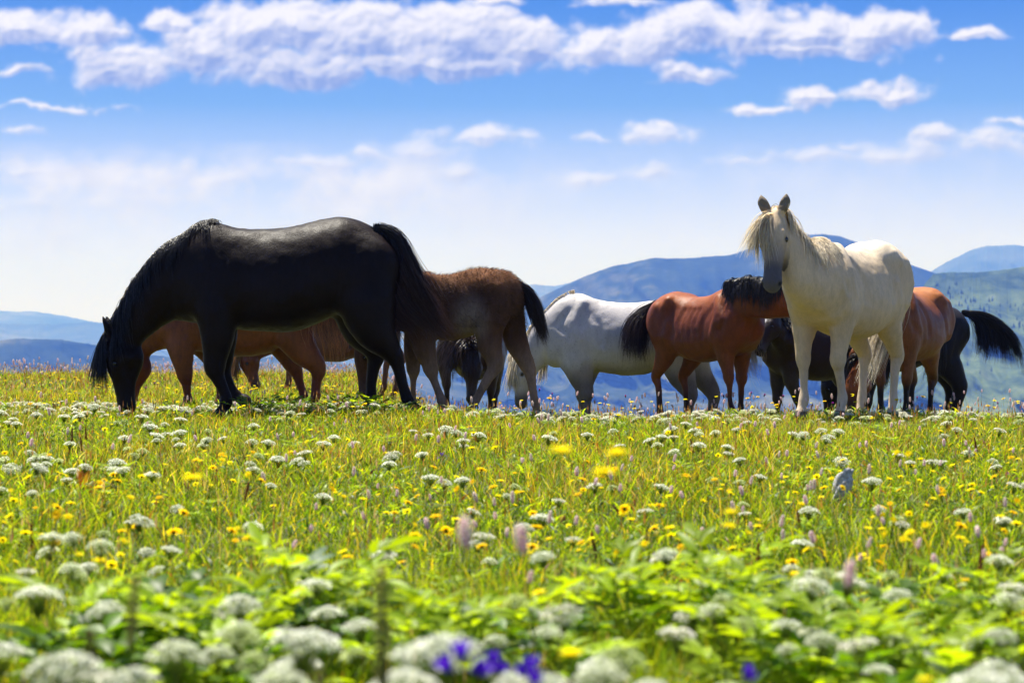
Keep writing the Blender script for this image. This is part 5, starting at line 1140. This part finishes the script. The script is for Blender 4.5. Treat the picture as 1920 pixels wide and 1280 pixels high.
def build_meadow():
    build_grass()
    UH = [umbel_head(), umbel_head(.032, 30, .55, (.90, .92, .76)), umbel_head(.040, 38, .30, (.95, .95, .88)), umbel_head(.030, 26, .65, (.72, .80, .42)), umbel_head(.034, 30, .2, (.92, .88, .82))]
    US = stem_mesh(.0014, (.15, .20, .05), 4, .10).mesh('stem', M_LEAF); TS = stem_mesh(.0009, (.15, .17, .05), 0).mesh('stem', M_LEAF); RS = stem_mesh(.0012, (.18, .09, .04), 3, .08).mesh('stem', M_LEAF)
    YH = [yellow_head(), yellow_head(.016, 14, (.93, .86, .02)), yellow_head(.021, 20, (.92, .72, .01), (.6, .30, .01), .15)]
    BH = [spike_head(), spike_head(.028, .0062, 70, (.82, .60, .74)), spike_head(.040, .0066, 100, (.80, .70, .72), (.85, .82, .82))]
    KH = [tuft_head(), tuft_head(.011, (.36, .05, .30))]
    SH = [spike_head(.10, .009, 110, (.30, .07, .045), (.22, .09, .05), lambda t: (.25 + .9 * (1 - t)) * (.7 + .5 * abs(math.sin(t * 30))), (.2, .05, .03))]
    GH = [spike_head(.075, .0050, 150, (.34, .36, .10), (.42, .36, .15), lambda t: math.sin(math.pi * min(1, t * .95 + .03)) ** .35, (.15, .15, .05)), spike_head(.05, .0055, 110, (.14, .10, .05), (.22, .16, .09), lambda t: math.sin(math.pi * min(1, t * .95 + .03)) ** .35, (.1, .08, .04))]
    BL = bell_head()
    # 1. white umbels: patchy, densest round the horses' feet
    P = []
    def add(px, D, h, s): P.append(((px - 960) / F_PX * D, D, h, s, int(rnd.randint(0, 5)), px))
    for _ in range(820):
        D = 14.0 + 4.2 * rnd.rand() ** .9; px = rnd.uniform(-40, 1960)
        if perlin(np.array([px / 120. + 3]), np.array([D * .8]), 77)[0] < -.28: continue
        add(px, D, .040 + .050 * rnd.rand(), .70 + .55 * rnd.rand())
    for _ in range(330):
        D = 8.5 + 5.5 * rnd.rand(); px = rnd.uniform(-40, 1960)
        v = perlin(np.array([px / 150. + 13]), np.array([D * .9 + 5]), 78)[0]
        if v < (.18 if px > 620 else -.12): continue
        add(px, D, .09 + .08 * rnd.rand(), .75 + .4 * rnd.rand())
    for _ in range(70): add(rnd.uniform(-40, 1960), rnd.uniform(4.6, 8.5), .12 + .08 * rnd.rand(), .6 + .35 * rnd.rand())
    for _ in range(60): add(rnd.uniform(-40, 1960), rnd.uniform(2.6, 4.3), .22 + .12 * rnd.rand(), .65 + .4 * rnd.rand())
    P.sort(key=lambda q: -q[3] / q[1])
    G = 'white umbel flowers in the meadow'
    big = [(130, 1232, 2.35, 1.25, 'large blurred cream umbel near the bottom left corner'), (238, 1258, 2.30, .95, 'rounded blurred cream umbel second from the bottom left corner'), (330, 1205, 2.6, 1.2, 'wide flat blurred cream umbel above the bottom edge on the left'), (395, 1212, 2.7, .8, 'smaller blurred umbel touching the wide flat one on the left'),
           (445, 1172, 2.75, 1.1, 'tall blurred greenish umbel at the left of the foreground'), (575, 1188, 2.6, 1.15, 'pinkish blurred umbel beside a brown stalk in the left foreground'), (522, 1262, 2.2, 1.1, 'blurred umbel cut by the bottom edge under the pinkish one'), (480, 1225, 2.8, .9, 'flat blurred umbel between the greenish and the pinkish ones'),
           (670, 1163, 3.2, .8, 'small pale umbel right of the pinkish one'), (822, 1205, 2.25, 1.25, 'largest domed blurred umbel just left above the violet flowers'), (770, 1262, 2.1, 1.1, 'domed blurred umbel cut by the bottom edge left of the violet flowers'), (1000, 1272, 2.1, 1.0, 'blurred umbel cut by the bottom edge below the violet flowers'),
           (1110, 1250, 2.3, 1.1, 'blurred brownish umbel right of the violet flowers'), (1165, 1212, 2.5, 1.15, 'round green and cream blurred umbel right of the violet flowers'), (1870, 1248, 2.7, .9, 'flat blurred umbel near the bottom right corner'), (1825, 1272, 2.3, 1.0, 'blurred umbel cut by the bottom edge on the right'),
           (1550, 1188, 3.0, .85, 'rounded cream umbel below the lone pink spike'), (1355, 1110, 3.7, .75, 'green umbel with a flat cream top amid the leaves right of the middle'), (1300, 1135, 3.8, .7, 'flat cream umbel amid the big leaves right of the middle'), (1440, 1205, 3.1, .6, 'small flat umbel in the foreground right of the middle'), (1460, 1160, 3.5, .75, 'white tilted umbel in the leaves on the right'), (1665, 1072, 4.4, .7, 'pale green umbel left of the dark leaves on the right')]
    for px, py, D, s, lb in big:
        x, y, h = at(px, py, D); flower('umbel_flower', UH[3 if 'green' in lb else rnd.choice([0, 1, 2])], US, x, y, h, s, lb, 'flower', G)
    ind, rest = P[:275], P[275:]
    for (x, y, h, s, k, px) in ind: flower('umbel_flower', UH[k], US, x, y, h, s, 'white umbel flower ' + where(px, 0, y), 'flower', G)
    mass('umbel_flower_mass', UH, [US], [q[:5] for q in rest], 'smaller white umbels among the grass')
    # 2. yellow daisies
    G = 'yellow flowers in the meadow'
    for px, py, D, s, lb in [(1054, 846, 2.9, 1.0, 'large blurred yellow flower, left of the three held high in the middle'), (1162, 849, 3.0, .95, 'large blurred yellow flower, right of the three held high in the middle'), (1120, 884, 2.8, .9, 'pale blurred yellow flower, lowest of the three held high in the middle'), (358, 896, 3.6, 1.0, 'flat yellow flower seen edge on right of the orange dock leaves'),
                             (1370, 960, 3.9, .8, 'blurred orange yellow flower high on a stem right of the middle'), (1362, 985, 3.7, .8, 'blurred orange yellow flower just below another right of the middle'), (1040, 1110, 3.6, .8, 'bright yellow flower amid the leaves under the pink spikes'), (1065, 1225, 2.6, .9, 'yellow blurred flower above the violet flowers'), (1735, 1275, 2.4, .6, 'yellow blurred flower at the bottom edge on the right')]:
        x, y, h = at(px, py, D); flower('yellow_flower', YH[0], TS, x, y, h, s, lb, 'flower', G, head_rot=(.12, .16, rnd.rand() * 6))
    P = []
    def add(px, D, h, s): P.append(((px - 960) / F_PX * D, D, h, s, int(rnd.randint(0, 3)), px))
    for _ in range(470):
        D = rnd.uniform(4.8, 9.0); px = rnd.uniform(-40, 1960)
        if perlin(np.array([px / 90. + 23]), np.array([D * 1.1 + 5]), 79)[0] > -.05: add(px, D, .11 + .09 * rnd.rand(), .55 + .45 * rnd.rand())
    for _ in range(70): add(rnd.uniform(-40, 1960), rnd.uniform(9.5, 16), .10 + .07 * rnd.rand(), .7 + .4 * rnd.rand())
    for _ in range(120): add(rnd.uniform(-40, 900), rnd.uniform(20, 30), .10 + .07 * rnd.rand(), .9 + .6 * rnd.rand())
    for _ in range(60): add(rnd.uniform(900, 1960), rnd.uniform(16, 22), .14 + .08 * rnd.rand(), .8 + .4 * rnd.rand())
    P.sort(key=lambda q: -q[3] / q[1])
    for (x, y, h, s, k, px) in P[:280]: flower('yellow_flower', YH[k], TS, x, y, h, s, 'small yellow flower ' + where(px, 0, y), 'flower', G, head_rot=(rnd.normal() * .35, rnd.normal() * .35, rnd.rand() * 6))
    mass('yellow_flower_mass', YH, [TS], [q[:5] for q in P[280:]], 'tiny far yellow flowers')
    # 3. pink bistort spikes
    G = 'pink flower spikes in the meadow'
    for px, py, D, s, lb in [(868, 1028, 2.5, 1.15, 'left of the two large blurred pink flower spikes in the middle foreground'), (978, 1038, 2.6, 1.1, 'right of the two large blurred pink flower spikes in the middle foreground, leaning left'), (1592, 1098, 2.7, 1.05, 'lone mauve flower spike in the leaves on the right'), (952, 1090, 4.2, .8, 'thin pink spike between and below the two large ones')]:
        x, y, h = at(px, py, D); flower('pink_flower_spike', BH[0], RS, x, y, h, s, lb, 'flower', G, head_rot=(.1, -.2 if px == 978 else .12, 0))
    P = []
    for _ in range(80): add(rnd.uniform(500, 1960), rnd.uniform(5, 9), .13 + .07 * rnd.rand(), .7 + .35 * rnd.rand())
    for _ in range(90): add(rnd.uniform(-40, 1960), rnd.uniform(9, 15), .12 + .08 * rnd.rand(), .8 + .4 * rnd.rand())
    for _ in range(330): add(rnd.uniform(960, 1960), rnd.uniform(17.5, 23), .17 + .12 * rnd.rand(), .9 + .5 * rnd.rand())
    for _ in range(260): add(rnd.uniform(-40, 900), rnd.uniform(24, 42), .15 + .15 * rnd.rand(), 1.2 + .8 * rnd.rand())
    P.sort(key=lambda q: -q[3] / q[1])
    for (x, y, h, s, k, px) in P[:290]: flower('pink_flower_spike', BH[k], TS, x, y, h, s, 'small pink flower spike ' + where(px, 0, y), 'flower', G)
    mass('pink_flower_spike_mass', BH, [TS], [q[:5] for q in P[290:]], 'tiny far pink flower spikes')
    # 4. purple knapweeds
    G = 'purple knapweed flowers'
    for px, py, D in [(1886, 905, 9.5), (1905, 925, 9.2), (1870, 928, 9.0), (287, 718, 22), (275, 727, 22), (390, 698, 30), (830, 745, 18), (1175, 742, 18), (1364, 742, 18.5), (1358, 742, 18.6), (1410, 722, 20), (1432, 740, 19), (1455, 720, 20), (1470, 742, 19), (1560, 756, 18), (1720, 745, 19), (1780, 762, 18), (1875, 755, 18.5), (700, 720, 24), (478, 722, 24), (1012, 730, 20), (1035, 738, 20)]:
        x, y, h = at(px, py, D); flower('knapweed', KH[int(rnd.randint(0, 2))], TS, x, y, min(h, .5), .9 + .3 * rnd.rand() if D < 12 else 1.2, 'round purple knapweed flower ' + where(px, 0, y), 'flower', G)
    # 5. violet blue flowers at the bottom edge
    G = 'violet blue flowers at the bottom edge'
    for px, py, D, s, lb in [(865, 1236, 2.0, .62, 'deep violet flower, leftmost and largest at the bottom edge'), (920, 1246, 2.25, .5, 'violet blue flower between two others at the bottom edge'), (1012, 1256, 2.1, .5, 'violet blue flower right of the others at the bottom edge'), (1405, 1265, 2.3, .35, 'faint violet flower at the bottom edge right of the middle'), (828, 858, 10.5, .6, 'small blue flower in mid meadow under the foal')]:
        x, y, h = at(px, py, D); flower('violet_flower', BL, TS, x, y, h, s, lb, 'flower', G)
    # 6. sorrel and foxtail spikes
    G = 'reddish sorrel spikes'
    for i, (px, py, D) in enumerate([(137, 800, 11), (160, 798, 11.2), (153, 818, 10.8), (124, 842, 10), (305, 886, 8.5), (941, 820, 12), (1832, 838, 11), (1795, 800, 13), (1500, 980, 7), (1835, 1020, 5.4), (1668, 760, 17), (1422, 1010, 6), (455, 930, 8), (1120, 1000, 6.2), (1300, 850, 10.5), (60, 1000, 6.4)]):
        x, y, h = at(px, py, D); flower('sorrel_spike', SH[0], RS, x, y, max(.05, h - .10 * .8), .8, 'reddish brown sorrel spike ' + where(px, 0, y), 'plant', G)
    G = 'tall blurred grass spikes'
    for px, py, D, s, k, lb in [(250, 1092, 2.3, 1.1, 0, 'tall blurred green brown grass spike in the left foreground'), (184, 1150, 2.4, .9, 1, 'dark blurred grass spike left of the taller one'), (716, 1078, 2.0, 1.6, 0, 'tallest blurred green grass spike left of the middle'), (600, 1212, 2.0, 1.1, 1, 'brown blurred spike beside the pinkish umbel'), (40, 1240, 2.2, .9, 1, 'short brown blurred spike in the bottom left corner'), (1082, 1235, 2.1, 1.2, 1, 'brown blurred spike right of the violet flowers')]:
        x, y, h = at(px, py, D); flower('grass_spike', GH[k], TS, x, y, max(.05, h - .07 * s), s, lb, 'plant', G, head_rot=(.05, .08, 0))
    # 7. leafy plants
    FO = [compound_foliage(15, .050, .20, seed=1, slim=.18, leaflets=7), compound_foliage(16, .042, .17, (LIME, GREEN), 2, .11, .2, 7), compound_foliage(13, .058, .22, (LIME, BLUEG), 3, .14, .16, 7), compound_foliage(12, .048, .15, (GREEN, LIME), 4, .13, .24)]
    G = 'leafy green plants in the foreground'
    ps = []
    for (c, wd, py, D, n) in ((330, 90, 1025, 4.4, 5), (450, 70, 1060, 4.1, 4), (555, 60, 1035, 4.5, 4), (660, 60, 1060, 4.2, 3), (800, 90, 1085, 4.0, 5), (920, 70, 1095, 3.9, 4), (1050, 60, 1075, 4.2, 3), (1190, 60, 1035, 4.5, 4), (1300, 60, 1045, 4.4, 4), (1420, 90, 1045, 4.4, 6), (1500, 60, 1085, 4.0, 4), (1700, 90, 1060, 4.6, 5), (1800, 80, 1065, 4.5, 5), (1880, 60, 1110, 4.0, 4), (1620, 90, 1120, 3.7, 4), (600, 300, 1130, 3.8, 6), (1400, 400, 1130, 3.8, 8), (200, 150, 1110, 3.7, 5), (60, 80, 1090, 4.0, 3), (1800, 120, 1180, 3.2, 4)):
        for _ in range(int(n * .52 + .6)): ps.append((c + rnd.uniform(-1, 1) * wd, py + rnd.uniform(0, 50), D * rnd.uniform(.93, 1.08)))
    for i, (px, py, D) in enumerate(ps):
        x, y, h = at(px, py, D); f, st = FO[int(rnd.randint(0, 4))]; s = float(np.clip(h / .20, .55, 1.35))
        o = empty('leafy_plant', (x, y, float(ground_z(x, y))), rnd.rand() * 6.28); o.scale = (s,) * 3; side = 'left' if px < 640 else 'middle' if px < 1150 else 'right'
        tag(o, ('tall ' if s > 1.1 else 'low ' if s < .8 else '') + ('bright lime leafed plant ' if f in (FO[0][0], FO[1][0]) else 'plant with grey green leaves ' if f is FO[2][0] else 'darker green leafed plant ') + where(px, py, 3), 'plant', G); obj_from('foliage', f, o); obj_from('stem', st, o)
    G = 'small leafy plants in the meadow'
    for _ in range(110):
        D = rnd.uniform(5, 14); px = rnd.uniform(-40, 1960); x = (px - 960) / F_PX * D; f, st = FO[int(rnd.randint(0, 4))]
        o = empty('small_leafy_plant', (x, D, float(ground_z(x, D))), rnd.rand() * 6.28); s = rnd.uniform(.30, .60); o.scale = (s, s, s * .8); tag(o, 'small green leafy plant ' + where(px, 0, D), 'plant', G); obj_from('foliage', f, o); obj_from('stem', st, o)
    BU = [compound_foliage(16, .035, .15, (GREEN, LIME), 9, .17, .24, 5), compound_foliage(15, .032, .14, (BLUEG, GREEN), 10, .15, .22, 5)]
    for i, (px, py, D, s, k) in enumerate([(470, 745, 14.9, 1.0, 0), (500, 742, 14.7, 1.1, 0), (535, 752, 14.6, 1.1, 0), (570, 756, 14.7, .9, 0), (610, 765, 14.6, .8, 0), (640, 755, 14.6, 1.0, 1), (668, 748, 14.7, 1.1, 0), (700, 758, 14.5, 1.0, 0), (738, 765, 14.5, .8, 1), (755, 752, 14.9, .9, 1)]):
        x, y, h = at(px, py, D); f, st = BU[k]; o = empty('low_bush', (x, y, float(ground_z(x, y))), rnd.rand() * 6.28); o.scale = (s * 1.1, s * 1.1, s * 1.05)
        tag(o, ('grey green' if k else 'bright green') + ' low leafy bush growing by the hind legs of the large black horse' if px > 600 else 'bright green low leafy bush growing under the belly of the large black horse', 'bush', 'low bushes under the black horse'); obj_from('foliage', f, o); obj_from('stem', st, o)
    # 8. orange dock leaves and the stone
    b = MB()
    for a, L, c in ((1.2, .16, (.55, .20, .02)), (2.2, .13, (.62, .28, .03)), (.2, .12, (.5, .3, .03)), (3.5, .1, (.35, .3, .03))): b.petal((0, 0, .0), (math.cos(a) * .45, math.sin(a) * .2, 1), (math.cos(a), -1, .3), L, L * .20, c, .25)
    for px, py, D, s, lb in ((152, 868, 8.6, 1.0, 'orange dock leaves standing up below the reddish spikes on the left'), (172, 890, 8.3, .8, 'yellow orange dock leaves right of the taller orange ones'), (1590, 895, 9.6, .6, 'small orange leaves standing behind the grey stone'), (1000, 905, 8.8, .6, 'small yellow orange leaves in mid meadow')):
        x, y, h = at(px, py, D); me = b.mesh('leaf', M_LEAF); o = tag(obj_from('dock_plant', me, None, (x, y, float(ground_z(x, y)))), lb, 'plant', 'orange dock plants'); k_ = max(h, .1) / .16 * s; o.scale = (k_, k_, k_)
    th = np.linspace(0, math.pi, 22); ph = np.linspace(0, 2 * math.pi, 33)[:-1]; S = np.array([[math.sin(a) * math.cos(c), math.sin(a) * math.sin(c), math.cos(a)] for a in th for c in ph])
    rr = 1 + .35 * perlin(S[:, 0] * 1.3 + 5, S[:, 2] * 1.3 + S[:, 1] + 5, 3) + .12 * perlin(S[:, 0] * 4 + 5, S[:, 2] * 4 + S[:, 1] * 3 + 5, 4)
    S = np.sign(S) * np.abs(S) ** .8 * rr[:, None] * np.array([.034, .033, .075]); S[:, 0] += S[:, 2] * .30
    q = np.array([[i * 32 + j, i * 32 + (j + 1) % 32, (i + 1) * 32 + (j + 1) % 32, (i + 1) * 32 + j] for i in range(21) for j in range(32)])
    m, N = new_mat('lichen_stone'); out = N.node('ShaderNodeOutputMaterial'); p = N.node('ShaderNodeBsdfPrincipled'); N.l.new(p.outputs[0], out.inputs[0]); tc = N.node('ShaderNodeTexCoord'); n = N.noise(tc.outputs['Object'], 60, 6, .7)
    N.put(p.inputs['Base Color'], N.ramp(n, [(.35, (.22, .22, .22)), (.5, (.48, .47, .46)), (.62, (.72, .71, .68))])); p.inputs['Roughness'].default_value = .9
    bp = N.node('ShaderNodeBump'); bp.inputs['Distance'].default_value = .01; N.l.new(n, bp.inputs['Height']); N.l.new(bp.outputs[0], p.inputs['Normal'])
    w = W(1580, 945, 8.3); o = mesh_np('stone', S, q, m); o.location = (w[0], w[1], float(ground_z(w[0], w[1])) + .085); tag(o, 'grey lichened stone poking out of the grass on the right', 'stone')
if 'nomeadow' not in TEST: build_meadow()
